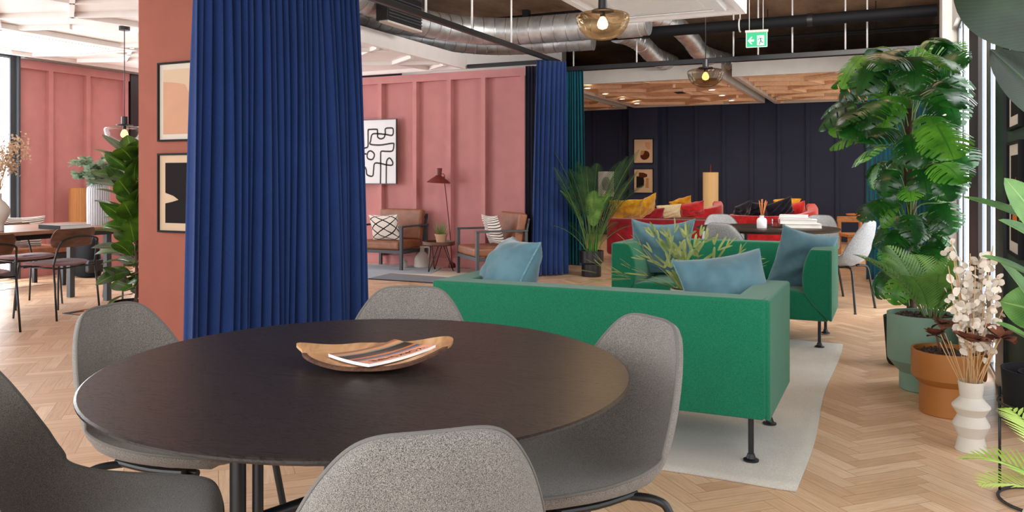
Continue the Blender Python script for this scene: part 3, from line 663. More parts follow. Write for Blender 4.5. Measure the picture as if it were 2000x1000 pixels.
curtain('curtain', 'large royal blue pleated curtain hanging in front of the terracotta column', (-3.78, 3.64), (-3.78, 5.25), .012, 2.60, 25, .075, 'curtain_blue', 11, (-.10, .06))
curtain('curtain', 'bunched royal blue curtain hanging at the end of the pink wall', (-3.88, 9.02), (-3.62, 9.33), .012, 2.60, 7, .05, 'curtain_blue', 4, (-.09, .03))
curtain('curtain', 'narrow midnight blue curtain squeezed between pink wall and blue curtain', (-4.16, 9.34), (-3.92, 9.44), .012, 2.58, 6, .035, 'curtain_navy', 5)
curtain('curtain', 'teal curtain gathered at the left side of the navy lounge opening, behind the palm', (-4.12, 10.16), (-3.70, 10.18), .03, 2.60, 11, .045, 'curtain_teal', 6, (-.05, .05))
curtain('curtain', 'teal curtain gathered at the right side of the navy lounge opening, behind the monstera', (-.26, 10.16), (.36, 10.16), .03, 2.60, 13, .05, 'curtain_teal', 9, (-.02, .02))

# ------------------------------------------------------------------ upholstered shell chairs
def sample(P, t):
    t = max(0, min(1, t))*(len(P)-1); i = min(int(t), len(P)-2); f = t-i
    p0, p1, p2, p3 = P[max(i-1, 0)], P[i], P[i+1], P[min(i+2, len(P)-1)]
    return tuple(.5*((2*b)+(c-a)*f+(2*a-5*b+4*c-d)*f*f+(d-a+3*b-3*c)*f**3) for a, b, c, d in zip(p0, p1, p2, p3))
PROF = [(.245, .425), (.215, .452), (.13, .452), (.03, .443), (-.07, .437), (-.145, .452), (-.192, .50), (-.218, .57), (-.236, .645), (-.252, .725), (-.268, .803)]
WID = [(.20,), (.21,), (.222,), (.23,), (.235,), (.236,), (.232,), (.224,), (.211,), (.197,), (.182,)]
CURL = [(-.01,), (.0,), (.012,), (.03,), (.055,), (.075,), (.085,), (.08,), (.068,), (.055,), (.045,)]
def shell_pt(a, b, off):
    """a in [-1,1] across, b in [-1,1] along the profile"""
    t = (b+1)/2; y, z = sample(PROF, t); y2, z2 = sample(PROF, min(1, t+.01)); y1, z1 = sample(PROF, max(0, t-.01))
    d = Vector((0, y2-y1, z2-z1)).normalized(); nrm = Vector((0, d.z, -d.y))       # faces the sitter
    p_ = 3.3 if b > 0 else 3.0
    hw = sample(WID, t)[0]*max(0, 1-abs(b)**p_)**(1/p_); s = a*hw; q = s/sample(WID, t)[0]
    lift = sample(CURL, t)[0]*q*q
    edge = max(abs(a), abs(b))**1.0; body = max(0, 1-edge**8)**.5
    th = (.044 if b < -.1 else .034)*body
    return Vector((s, y, z))+nrm*(lift-(th*off)+.006*body*(1-off))
def make_shell_chair(name, label, mat, loc, rz, group):
    t = thing(name, label, 'chair', loc, rz, group)
    s = MB(); NU, NV = 20, 48
    def A(u): return math.sin((u*2-1)*PI/2)
    s.grid(NU, NV, lambda u, v: shell_pt(A(u), A(v), 0)); s.grid(NU, NV, lambda u, v: shell_pt(-A(u), A(v), 1))
    s.recalc = True
    s.build('seat_shell', mat, t, sharp=80)
    pts = [shell_pt(1, math.sin(-PI/2+PI*k/90), .3) for k in range(1, 90)]+[shell_pt(-1, math.sin(PI/2-PI*k/90), .3) for k in range(1, 90)]
    g = MB(); g.tube([p for p in pts], .0038, 8, closed=True)
    g.build('seam_piping', 'seam', t)
    f = MB()
    for sx in (-1, 1): f.tube(smooth_path([(sx*.12, .15, .392), (sx*.12, .0, .385), (sx*.12, -.12, .395)], 4), .010, 10)
    f.tube([(-.12, .10, .388), (.12, .10, .388)], .009, 8).tube([(-.12, -.09, .389), (.12, -.09, .389)], .009, 8); f.build('seat_frame', 'black', t)
    for sx in (-1, 1):
        for sy in (-1, 1):
            q = smooth_path([(sx*.11, sy*.10, .388), (sx*.165, sy*.145, .388), (sx*.19, sy*.168, .36), (sx*.205, sy*.185, .25), (sx*.235, sy*.215, .012)], 6)
            MB().tube(q, .0105, 12).lathe([(0, 0), (.013, 0), (.013, .008), (.0, .012)], (q[-1].x, q[-1].y, 0), 12).build('leg', 'black', t)
    return t
def face_to(x, y, tx, ty): return math.atan2(-(tx-x), ty-y)
CX, CY = -1.122, 1.60
near = [(-1.20, 2.43, 'grey wool shell chair at the left back of the dark table, nearest the terracotta column', .22),
        (-.35, 2.85, 'grey wool shell chair at the far side of the dark table, only its top showing', 0),
        (.385, 2.22, 'grey wool shell chair right of the dark table, before the green sofa', .1),
        (-.116, 1.215, 'grey wool shell chair seen from behind at the near edge of the dark table', 0),
        (-1.13, 1.66, 'grey wool shell chair cut off in the bottom left corner, its seat showing', 0)]
def cw(xc, D): return (xc*math.cos(YAW)-D*math.sin(YAW), xc*math.sin(YAW)+D*math.cos(YAW))
c0 = None
for xc, D, lab, tw in near:
    bx, by = cw(xc, D); a = face_to(bx, by, CX, CY)+tw        # back-top position, facing the table centre
    x, y = bx-math.sin(a)*.268, by+math.cos(a)*.268
    if c0 is None: c0 = make_shell_chair('shell_chair', lab, 'grey_wool', (x, y, 0), a, 'grey shell chairs round the dark table')
    else: dup(c0, lab, (x, y, 0), a)

# dark round table
def ellipse(ax, ay, n=96, rot=0): return [(ax*math.cos(2*PI*i/n)*math.cos(rot)-ay*math.sin(2*PI*i/n)*math.sin(rot), ax*math.cos(2*PI*i/n)*math.sin(rot)+ay*math.sin(2*PI*i/n)*math.cos(rot)) for i in range(n)]
t = thing('round_table', 'large round black oak table in the foreground on a dark tube base', 'table', (CX, CY, 0))
s = MB(); R = 96
vx, vy = cw(.32123, -.947); rt = math.atan2(vy, vx)
for i, (k, z) in enumerate([(.0, .74), (.3, .74), (.6, .74), (.9, .74), (.992, .74), (1.0, .7375), (1.0, .7335), (.94, .716), (.5, .716), (0, .716)]):
    s.add([(x*max(k, .001), y*max(k, .001), z) for x, y in ellipse(.648, .606, R, rt)])
for i in range(9):
    for j in range(R):
        a = i*R; b = a+R; s.face((a+j, a+(j+1) % R, b+(j+1) % R, b+j) if False else (b+j, b+(j+1) % R, a+(j+1) % R, a+j))
s.build('tabletop', 'top', t, sharp=25)
LEG = [cw(-.225, -.23), cw(.22, -.20), cw(.20, .25), cw(-.05, .30)]
for i, (lx, ly) in enumerate(LEG):
    dx, dy = cw(.035, .02)
    MB().tube([(lx, ly, .0), (lx, ly, .716)], .0165, 16).tube([(lx+dx, ly+dy, .0), (lx+dx, ly+dy, .716)], .0115, 14).lathe([(0, 0), (.03, 0), (.03, .006), (0, .009)], (lx, ly, 0), 16).build('leg', 'black', t)
g = MB().tube([(LEG[0][0], LEG[0][1], .46), (LEG[2][0], LEG[2][1], .46)], .014, 12); g.build('cross_bar', 'black', t)
g = MB().tube([(LEG[1][0], LEG[1][1], .43), (LEG[3][0], LEG[3][1], .43)], .014, 12); g.build('cross_bar', 'black', t)
g = MB().box(-.32, .32, -.03, .03, .70, .716, Matrix.Rotation(.6, 4, 'Z')).box(-.32, .32, -.03, .03, .70, .716, Matrix.Rotation(-.8, 4, 'Z')); g.build('top_support', 'black', t)

# olive-wood tray and magazine
bx, by = cw(-.335, 1.945); 
t = thing('wooden_tray', 'curved olive wood tray with a bark edge on the dark table', 'tray', (bx, by, .7402), YAW)
def trayz(x, y): return .0015+.034*abs(x/.185)**2.1+.018*(max(0, y)/.13)**2+.006*(min(0, y)/.13)**2
def tray_out(a):
    r = 1+.07*math.sin(3*a+1.1)+.045*math.sin(5*a+.4)
    X = .172*math.cos(a)*r; Y = .118*math.sin(a)*r
    if math.cos(a) > .0: Y *= 1+.25*math.cos(a); X *= 1.02; Y += (.045 if math.sin(a) > 0 else -.0)*math.cos(a)**2*abs(math.sin(a))**.5
    if math.cos(a) < -.3: X *= 1+.12*(-math.cos(a)-.3); Y *= 1-.55*(-math.cos(a)-.3)
    return X, Y
s = MB(); n = 72; rings = []
for k, off in ((0, 1), (.35, 1), (.7, 1), (.93, 1), (1, .8), (1.0, .2), (.93, 0), (.7, 0), (.35, 0), (0, 0)):
    kk = max(k, .002); P = []
    for j in range(n):
        X, Y = tray_out(2*PI*j/n); X *= kk; Y *= kk; P.append((X, Y, trayz(X, Y)+off*.011))
    rings.append(s.add(P))
s.cur = 0
for i in range(9):
    s.cur = 1 if i in (3, 4, 5) else 0
    for j in range(n):
        if i in (3, 4, 5): s.cur = 1 if (PI*1.15 < 2*PI*j/n < PI*1.95) else 0
        A, B = rings[i], rings[i+1]; s.face((B+j, B+(j+1) % n, A+(j+1) % n, A+j))
s.build('tray_body', ['olive', 'bark'], t, sharp=60)
def cover_material():
    s = N('magazine_cover_landscape').set(.25, 0, .5); v = s.coord('UV'); sep = s.n('ShaderNodeSeparateXYZ'); s.l(v, sep.inputs[0])
    nz = s.noise(s.coord('UV', (1, 3, 1)), 3, 4); m = s.n('ShaderNodeMath', operation='MULTIPLY_ADD'); s.l(nz, m.inputs[0]); m.inputs[1].default_value = .10; s.l(sep.outputs[1], m.inputs[2])
    r = s.ramp(m.outputs[0], [(0, lin((226, 158, 122))), (.30, lin((236, 164, 124))), (.36, lin((180, 120, 110))), (.42, lin((70, 96, 112))), (.48, lin((84, 88, 100))), (.54, lin((236, 130, 48))), (.60, lin((50, 44, 34))), (.78, lin((54, 48, 38))), (.84, lin((150, 150, 136))), (.92, lin((232, 160, 104))), (1, lin((150, 110, 92)))])
    s.l(r.outputs[0], s.p.inputs['Base Color']); return s.m
M['cover'] = cover_material()
mg = thing('magazine', 'softback magazine with a sunset landscape cover lying in the wooden tray', 'magazine', (bx, by, .7402), YAW)
ma = Matrix.Translation((.03, -.012, 0)) @ Matrix.Rotation(math.radians(48), 4, 'Z')
def mp(u, v, h):                                 # u across spine direction, v away from spine
    p = ma @ Vector(((u-.5)*.20, (v-.5)*.15, 0)); return (p.x, p.y, trayz(p.x, p.y)*.75+.0165+h)
s = MB().grid(16, 10, lambda u, v: mp(u, v, .0072)); s.build('cover', 'cover', mg)
s = MB(); s.grid(16, 10, lambda u, v: mp(u, v, .001))
for fn in (lambda u, v: mp(u, 0, v*.0068), lambda u, v: mp(1-u, 1, v*.0068), lambda u, v: mp(1, u, v*.0068), lambda u, v: mp(0, 1-u, v*.0068)): s.grid(16, 1, fn)
s.grid(16, 10, lambda u, v: mp(1-u, v, .0067)); s.build('page_block', 'paperwhite', mg)
tm = text_mesh('title', 'YORKSHIRE', .030, 'art_brown', mg, Matrix.Identity(4), .0001)
for vtx in tm.data.vertices:                     # wrap the title over the curved cover; it reads from the far side
    u = .5-vtx.co.x/.20; v = .155-vtx.co.y/.15
    x, y, z = mp(u, v, .0077); vtx.co = (x, y, z)

# ------------------------------------------------------------------ green sofas
SH0, SH1 = .187, .678
def make_sofa(label, loc, rz, W=1.57, dp=.71, group='green wool sofas facing each other over the rug'):
    t = thing('sofa', label, 'sofa', loc, rz, group); w = W/2; y0, y1 = -dp/2, dp/2
    def arm(sg):
        s = MB(); prof = [(w, SH0), (w, SH1), (w-.145, SH1), (w-.178, SH1-.07), (w-.198, SH1-.16), (w-.20, SH1-.25), (w-.185, .37), (w-.12, .285), (w-.02, .195)]
        P = smooth_path([(a, 0, b) for a, b in prof[2:]], 4); prof = prof[:2]+[(p.x, p.z) for p in P]
        ny = 10; n = len(prof); rings = []
        for k in range(ny+1):
            f = k/ny; y = y0+.004+(y1-y0-.004)*f; e = 1-.06*max(0, (f-.8)/.2)**2
            rings.append(s.add([(sg*(w-(w-px)*e), y, pz) for px, pz in prof]))
        for k in range(ny):
            A, B = rings[k], rings[k+1]
            for i in range(n): q = (A+i, A+(i+1) % n, B+(i+1) % n, B+i); s.face(q if sg < 0 else q[::-1])
        q = [rings[0]+i for i in range(n)]; s.face(q if sg > 0 else q[::-1], smooth=False); q = [rings[-1]+i for i in range(n)]; s.face(q[::-1] if sg > 0 else q, smooth=False)
        s.recalc = True
        s.build('arm', 'green', t, mods=[BEV(.014, 3)])
        g = MB(); g.tube([(sg*(w-.012), y1+.001, SH0+.01), (sg*(w-.012), y1+.001, SH1-.01), (sg*(w-.012), y0+.02, SH1)][:2], .003, 6); g.build('seam', 'green', t)
    arm(1); arm(-1)
    s = MB(); bw = w-.135; prof = [(y0+.01, SH0), (y0-.004, SH0), (y0-.004, SH1+.002), (y0+.14, SH1+.002), (y0+.175, SH1-.08), (y0+.20, SH1-.2), (y0+.19, .38), (y0+.05, .25)]
    a = s.add([(-w+.005, y, z) for y, z in prof]); b = s.add([(w-.005, y, z) for y, z in prof]); 
    s = MB(); P = smooth_path([(0, p, q) for p, q in prof[3:]], 4); pr = [prof[1], prof[2]]+[(p.y, p.z) for p in P]
    n = len(pr); a = s.add([(-w+.016, y, z) for y, z in pr]); b = s.add([(w-.016, y, z) for y, z in pr])
    for i in range(n): s.face((a+i, a+(i+1) % n, b+(i+1) % n, b+i))
    s.face([a+i for i in reversed(range(n))], smooth=False); s.face([b+i for i in range(n)], smooth=False); s.recalc = True
    s.build('backrest', 'green', t, mods=[BEV(.014, 3)])
    s = MB(); pr = [(-w+.02, SH0), (w-.02, SH0), (w-.115, .29), (w-.18, .375), (w-.25, .392), (0, .402), (-w+.25, .392), (-w+.18, .375), (-w+.115, .29)]
    n = len(pr); a = s.add([(x, y0+.02, z) for x, z in pr]); b = s.add([(x, y1-.004, z) for x, z in pr])
    for i in range(n): s.face((a+i, a+(i+1) % n, b+(i+1) % n, b+i))
    s.face([a+i for i in reversed(range(n))], smooth=False); s.face([b+i for i in range(n)], smooth=False); s.recalc = True
    s.build('seat_cushion', 'green', t, mods=[BEV(.02, 3)])
    for sx in (-1, 1):
        for y in (y0+.075, y1-.075):
            MB().tube([(sx*(w-.085), y, 0.004), (sx*(w-.085), y, SH0+.004)], .0115, 14).lathe([(0, 0), (.032, 0), (.032, .006), (.02, .012), (.014, .03), (0, .03)], (sx*(w-.085), y, .001), 20).build('leg', 'black', t)
    return t
rug_z = .011
sofaA = make_sofa('green wool sofa seen from behind, nearest the dark round table', (-1.235, 3.775, rug_z-.002), 0)
sofaB = dup(sofaA, 'green wool sofa facing the camera on the far side of the rug', (-1.165, 6.33, rug_z-.002), PI)
for c in [c for c in bpy.data.objects if c.parent == sofaB]: pass
RIGHT = Vector((math.cos(YAW), math.sin(YAW), 0)); DEEP = Vector((-math.sin(YAW), math.cos(YAW), 0)); UP = Vector((0, 0, 1))
def pillow(label, c, r, u, w=.46, h=.46, th=.16, mat='velvet_blue', trim='velvet_trim', group='dusty blue velvet cushions on the green sofas', seed=1, wr=.006, dent=0):
    r = Vector(r).normalized(); u = Vector(u); u = (u-r*u.dot(r)).normalized(); n = r.cross(u)
    t = thing('throw_cushion', label, 'cushion', c, 0, group)
    t.rotation_euler = Matrix((r, -n, u)).transposed().to_euler() if False else Matrix(((r.x, -n.x*-1, u.x), (r.y, n.y, u.y), (r.z, n.z, u.z))).to_euler()
    rnd = random.Random(seed); K = [(rnd.uniform(-6, 6), rnd.uniform(-6, 6), rnd.uniform(0, 6)) for _ in range(5)]
    def P(a, b, sg):
        x = w/2*a*(1-.10*(1-b*b)); z = h/2*b*(1-.10*(1-a*a)); z -= dent*h*.5*(1-a*a)*max(0, b)
        e = max(0, (1-a*a)*(1-b*b)); y = sg*th/2*e**.42
        for kx, kz, ph in K: y += wr*math.sin(kx*a*1.6+kz*b*1.6+ph)*e**.5*sg
        for q in range(3):   # creases running in from the corners
            y += -sg*.5*wr*math.cos((a-b)*(9+q*3)+ph)*e**.5*(abs(a*b))**1.5*3
        return (x, y, z)
    s = MB(); f = lambda q: math.sin((q*2-1)*PI/2)
    s.grid(26, 26, lambda a, b: P(f(a), f(b), -1)); s.grid(26, 26, lambda a, b: P(-f(a), f(b), 1)); s.recalc = True
    s.build('cover', mat, t, sharp=100)
    m = 24; ed = [P(-1+2*i/m, -1, 1) for i in range(m)]+[P(1, -1+2*i/m, 1) for i in range(m)]+[P(1-2*i/m, 1, 1) for i in range(m)]+[P(-1, 1-2*i/m, 1) for i in range(m)]
    if trim: MB().tube(ed, .0048, 6, closed=True).build('piping', trim, t)
    return t
def camp(px, py, D): xc = (px-1000)/1600*D; return (xc*math.cos(YAW)-D*math.sin(YAW), xc*math.sin(YAW)+D*math.cos(YAW), 1.18-(py-348)*D/1600)
pillow('blue velvet cushion propped in the left corner of the near green sofa', camp(990, 545, 4.12), RIGHT*.32-DEEP*.94, UP*.88-RIGHT*.48, .42, .44, .25, seed=2)
pillow('blue velvet cushion leaning at the right end of the near green sofa', camp(1421, 574, 3.86), RIGHT*.97+DEEP*.12+UP*.12, UP*.84+RIGHT*.14-DEEP*.42, .44, .40, .18, seed=3)
pillow('pale blue velvet cushion upright in the left corner of the far green sofa', (-1.66, 6.36, .635), RIGHT*.99+DEEP*.05, UP*.95+DEEP*.28-RIGHT*.06, .50, .47, .15, seed=4, dent=.12)
pillow('blue velvet cushion tilted against the right arm of the far green sofa', camp(1566, 510, 5.95), RIGHT*.96-UP*.20+DEEP*.25, UP*.9+RIGHT*.34+DEEP*.3, .46, .46, .17, seed=8)

# rugs
s = MB(); X0, X1, Y0, Y1 = -2.6, -.33, 3.27, 6.24
def rugp(u, v):
    e = .010*math.sin(v*23)*(u > .99)+.006*math.sin(u*17)*((v < .01) or (v > .99)); return (X0+(X1-X0)*u+(.012*math.sin(v*9) if u > .99 else 0), Y0+(Y1-Y0)*v+(e if not u > .99 else 0)-.03*u*(v < .01), .009+.0015*math.sin(u*14)*math.sin(v*18))
s.grid(40, 60, rugp); o = s.build('rug', 'rug', sharp=0, mods=[('SOLIDIFY', dict(thickness=.008, offset=-1))]); tag(o, 'pale flatwoven rug under the two green sofas', 'rug')
s = MB()
for mi, q in ((0, [(-6.6, 7.95), (-5.55, 7.95), (-5.6, 8.5), (-5.1, 8.62), (-5.35, 9.3), (-6.6, 9.3)]), (1, [(-5.55, 7.95), (-4.6, 7.95), (-4.62, 8.42), (-5.6, 8.5)]), (2, [(-5.6, 8.5), (-4.62, 8.42), (-4.6, 8.95), (-5.22, 8.98), (-5.1, 8.62)]), (3, [(-5.22, 8.98), (-4.6, 8.95), (-4.45, 9.38), (-5.35, 9.38)])):
    s.cur = mi; s.prism(q, .0, .013)
tag(s.build('rug', ['rug_grey', 'rug_dark', 'rug_beige', 'rug_rust']), 'colour-block rug in grey, charcoal, beige and rust before the pink wall', 'rug')

# coffee table with white bottle
t = thing('coffee_table', 'low round black coffee table between the green sofas', 'table', (-1.25, 5.1, .009))
MB().lathe([(0, .33), (.38, .33), (.385, .345), (.38, .352), (0, .352)], n=48).build('tabletop', 'black_matte', t)
for k in range(3): MB().tube([(.12*math.cos(k*2.1), .12*math.sin(k*2.1), .33), (.30*math.cos(k*2.1), .30*math.sin(k*2.1), 0)], .012, 10).build('leg', 'black', t)
t = thing('bottle', 'small white bottle standing on the coffee table behind the near sofa', 'bottle', (-1.36, 4.82, .361))
MB().lathe([(0, 0), (.05, 0), (.052, .01), (.052, .075), (.045, .092), (.022, .098), (.022, .102)], n=24).build('bottle_body', 'whiteware', t)
MB().lathe([(.024, .1), (.025, .125), (.022, .128), (0, .128)], n=20).build('cap', 'stoneware', t)

# ------------------------------------------------------------------ far round table and boucle chairs
FX, FY = -1.03, 7.62
t = thing('round_table', 'dark round table beyond the far green sofa, with books on it', 'table', (FX, FY, 0))
MB().lathe([(0, .74), (.615, .74), (.625, .735), (.60, .715), (0, .715)], n=72).build('tabletop', 'top', t)
for a in range(4):
    c, s_ = .3*math.cos(a*PI/2+.8), .3*math.sin(a*PI/2+.8); MB().tube([(c, s_, 0), (c, s_, .716)], .016, 12).build('leg', 'black', t)
MB().tube([(.3*math.cos(.8), .3*math.sin(.8), .46), (-.3*math.cos(.8), -.3*math.sin(.8), .46)], .013, 10).build('cross_bar', 'black', t)
g = 'pale boucle chairs round the far dark table'
b0 = None
for x, y, a, lab in ((-1.22, 7.20, None, 'pale grey shell chair just behind the far green sofa, back to the camera'),
                     (-1.52, 8.45, None, 'grey shell chair facing us at the far left of the far dark table'),
                     (-.74, 8.66, None, 'grey shell chair facing us at the far right of the far dark table'),
                     (-.43, 7.98, 1.25, 'pale grey shell chair seen from its side next to the right teal curtain')):
    if a is None: a = face_to(x, y, FX, FY)
    if b0 is None: b0 = make_shell_chair('shell_chair', lab, 'grey_boucle', (x, y, 0), a, g)
    else: dup(b0, lab, (x, y, 0), a)
t = thing('reed_diffuser', 'white ceramic reed diffuser with orange reeds on the far dark table', 'diffuser', (-1.05, 7.46, .7405))
MB().lathe([(0, 0), (.04, 0), (.043, .005), (.043, .07), (.034, .088), (.02, .092), (.018, .11), (.021, .112), (.015, .112), (.013, .09)], n=28).build('bottle_body', 'whiteware', t)
for k in range(7): a = k*.9; MB().tube([(.0, 0, .07), (.035*math.cos(a)+.01, .035*math.sin(a), .235+.01*(k % 3))], .0026, 6).build('reed', 'reed', t)
t = thing('candle', 'small glass jar candle with red wax beside the white diffuser', 'candle', (-.96, 7.66, .7405))
MB().lathe([(0, 0), (.033, 0), (.035, .004), (.035, .075), (.032, .075), (.032, .006), (0, .006)], n=24).build('jar', 'glass_clear', t)
MB().lathe([(0, .007), (.031, .007), (.031, .04), (0, .04)], n=24).build('wax', 'wax', t)
def book(label, x, y, z, w, d, h, rz, mat, group=None):
    t = thing('book', label, 'book', (x, y, z), rz, group)
    MB().box(-w/2+.003, w/2-.004, -d/2+.004, d/2-.004, .0025, h-.0025).build('pages', 'paper', t)
    c = MB().box(-w/2, w/2, -d/2, d/2, 0, .0024).box(-w/2, w/2, -d/2, d/2, h-.0024, h).box(-w/2, -w/2+.0029, -d/2, d/2, .0024, h-.0024); c.build('cover', mat, t); return t
bk = 'books stacked on the far dark table'
book('off-white book at the bottom of the stack on the far dark table', -.74, 7.72, .7405, .31, .24, .035, .2, 'stoneware', bk)
book('thick white book in the middle of the stack on the far dark table', -.77, 7.72, .7760, .31, .24, .038, .12, 'paperwhite', bk)
book('thin pale grey book below the topmost on the far dark table', -.80, 7.74, .8145, .28, .20, .014, .1, 'bookgrey', bk)
book('small white book topping the stack on the far dark table', -.81, 7.74, .8290, .24, .17, .022, .05, 'paperwhite', bk)

# ------------------------------------------------------------------ pendant lamps
def pendant(label, x, y, z, r, top, gl, lit, canopy_r=.05):
    t = thing('pendant_lamp', label, 'lamp', (x, y, z))
    h = r*.95
    prof = [(.0, -h*.60), (r*.35, -h*.57), (r*.65, -h*.42), (r*.88, -h*.15), (r*.985, h*.15), (r, h*.28), (r*.96, h*.37), (r*.82, h*.43), (r*.45, h*.50), (r*.2, h*.52)]
    P = smooth_path([(a, 0, b) for a, b in prof], 4); MB().lathe([(p.x, p.z) for p in P], n=56).build('glass_shade', gl, t)
    MB().lathe([(0, h*.50), (r*.42, h*.50), (r*.40, h*.56), (r*.17, h*.60), (r*.16, h*1.02), (0, h*1.02)], n=28).build('lamp_holder', 'black', t)
    MB().lathe([(r*.09, h*.5), (r*.10, h*.30), (.0, h*.30)], n=18).build('socket', 'black', t)
    MB().lathe([(0, h*.30), (r*.09, h*.27), (r*.17, h*.12), (r*.20, -h*.02), (r*.15, -h*.14), (0, -h*.2)], n=24).build('light_bulb', 'bulb' if lit else 'bulb_dim', t)
    MB().tube([(0, 0, h), (0, 0, top-z-.02)], .004, 8).build('cord', 'black', t)
    MB().lathe([(0, top-z-.035), (canopy_r, top-z-.035), (canopy_r, top-z), (0, top-z)], n=28).build('canopy', 'black', t)
    return t
x, y, _ = camp(1177, 43, 5.25); pendant('lit smoked glass pendant lamp nearest the camera, under the small white raft', x, y, 2.165, .172, 2.64, 'glass_smoke', True)
x, y, _ = camp(1378, 150, 8.1); pendant('small dim smoked glass pendant over the far green sofa', x, y, 2.18, .178, 3.4, 'glass_grey', False)
x, y, _ = camp(243, 262, 7.9); pendant('clear glass pendant lamp above the dining table', x, y, 1.60, .18, 2.64, 'glass_clear', False)
pl = bpy.data.lights.new('bulb_light', 'POINT'); pl.energy = 14; pl.color = (1, .78, .5); pl.shadow_soft_size = .03
po = bpy.data.objects.new('bulb_light', pl); COL.objects.link(po); x, y, _ = camp(1177, 43, 5.25); po.location = (x, y, 2.13)

# ------------------------------------------------------------------ pictures
def picture(label, origin, rz, w, h, frame, shapes, mount=.03, name='framed_print', bgm='mat_board', fw=.014, depth=.025):
    """local: x along the wall, z up, facing -y; origin is the bottom centre on the wall"""
    t = thing(name, label, 'picture', origin, rz)
    s = MB()
    for a in ((-w/2, -w/2+fw, 0, h), (w/2-fw, w/2, 0, h), (-w/2+fw, w/2-fw, 0, fw), (-w/2+fw, w/2-fw, h-fw, h)): s.box(a[0], a[1], -depth, 0, a[2], a[3])
    s.build('frame', 'black_matte' if frame == 'black' else frame, t); MB().box(-w/2+fw, w/2-fw, -depth*.5, -.002, fw, h-fw).build('print', bgm, t)
    for i, (m, poly) in enumerate(shapes): flat('printed_shape', m, [(-w/2+fw+(w-2*fw)*px, fw+(h-2*fw)*pz) for px, pz in poly], -depth*.5-.0012-i*.0004, t)
    return t
def blob(cx, cz, rx, rz, n=28, ph=0, k=.0): return [(cx+rx*math.cos(2*PI*i/n)*(1+k*math.sin(2*(2*PI*i/n)+ph)), cz+rz*math.sin(2*PI*i/n)*(1+k*math.sin(2*(2*PI*i/n)+ph))) for i in range(n)]
picture('upper abstract peach print in a black frame on the terracotta column', (-4.60, 4.3, 1.443), 0, .43, .567, 'black',
        [('art_sand', [(.09, .07), (.91, .07), (.91, .93), (.09, .93)]), ('art_peach', [(.09, .07), (.78, .07), (.74, .35), (.72, .6), (.62, .72), (.4, .75), (.09, .77)]), ('art_orange', blob(.86, .84, .12, .09))])
picture('lower abstract black and cream print in a black frame on the terracotta column', (-4.60, 4.3, .791), 0, .43, .567, 'black',
        [('art_black', [(.14, .40), (.9, .40), (.9, .90), (.14, .90)]), ('art_black', [(.14, .10), (.9, .10), (.9, .42), (.14, .42)]), ('art_sand', [(.14, .36), (.14, .50), (.34, .46), (.46, .41), (.3, .38)])], bgm='art_sand')
picture('upper abstract print with brown blob on the navy pier', (-4.568, 16.1, 1.475), 0, .412, .50, 'black',
        [('art_peach', [(.52, .88), (.88, .88), (.88, .56), (.72, .58), (.6, .7), (.58, .86)]), ('art_brown', blob(.58, .32, .24, .20, ph=.6, k=.06)), ('art_tan', [(.34, .34), (.34, .46), (.40, .53), (.50, .51), (.56, .47), (.5, .36), (.4, .32)])], bgm='art_sand')
picture('lower abstract print with black and brown shapes on the navy pier', (-4.568, 16.1, .875), 0, .412, .50, 'black',
        [('art_tan', [(.6, .2), (.78, .2), (.78, .62), (.64, .62)]), ('art_black', [(.12, .2), (.4, .22), (.52, .3), (.54, .5), (.5, .68), (.12, .7)]), ('art_brown', [(.24, .66), (.26, .86), (.5, .85), (.7, .78), (.7, .68), (.55, .64)])], bgm='art_sand')
picture('white-mounted print half hidden behind the palm on the navy wall', (-5.45, 16.38, .80), 0, .34, .52, 'whiteware', [('bookgrey', blob(.5, .5, .3, .3))], bgm='art_white')
t = picture('large white canvas with looping charcoal lines on the pink wall', (-6.58, 9.465, 1.10), 0, .90, .89, 'frame_dark', [], name='line_painting', bgm='art_white', fw=.008, depth=.03)
def q(px, pz): return (.45-(497-px)*.00123, .89-(pz-65)*.00111)
def stroke(pts, closed=False, w=.011):
    P = smooth_path([(q(*p)[0], 0, q(*p)[1]) for p in pts], 5); s = MB()
    n = len(P); L = []
    for i, p in enumerate(P):
        d = (P[min(i+1, n-1)]-P[max(i-1, 0)]); d.normalize(); nn = Vector((-d.z, 0, d.x)); L.append((p+nn*w, p-nn*w))
    b = s.add([(v.x, -.0165, v.z) for ab in L for v in ab])
    for i in range(n-1): s.face((b+2*i, b+2*i+2, b+2*i+3, b+2*i+1), smooth=False)
    s.recalc = False
    s.build('painted_line', 'line_black', t)
stroke([(-60, 445), (0, 432), (85, 415), (113, 395), (115, 300), (116, 200), (130, 188), (225, 188), (240, 200), (243, 250), (245, 285), (285, 308), (330, 290), (345, 240), (348, 185), (400, 176), (448, 188), (440, 265), (350, 255), (250, 243), (172, 250), (150, 330), (148, 372), (280, 384), (440, 366), (458, 390), (440, 458), (360, 464), (292, 464), (284, 520), (284, 700), (280, 862)])
stroke([(-80, 495), (95, 491)]); stroke([(100, 515), (115, 470), (150, 455), (190, 480), (200, 515), (180, 555), (150, 563), (112, 548), (100, 515)])
stroke([(-60, 640), (20, 645), (70, 655), (90, 690), (103, 752), (175, 768), (190, 690), (205, 612), (280, 612), (360, 630), (430, 635), (445, 605), (420, 560), (395, 548), (368, 575), (360, 640), (358, 862)])
stroke([(45, 320), (30, 290), (0, 285), (-25, 310), (-10, 350), (25, 355), (45, 320)])
for zz, hh, lab in ((1.42, .56, 'upper framed green and orange print on the dark green wall, right edge'), (.80, .56, 'lower framed dark print on the dark green wall, right edge')):
    picture(lab, (.55, 4.66, zz), -PI/2, .44, hh, 'black', [('art_black', [(.15, .1), (.85, .1), (.85, .9), (.15, .9)]), ('art_orange', [(.3, .3), (.7, .3), (.6, .7), (.45, .6)])])

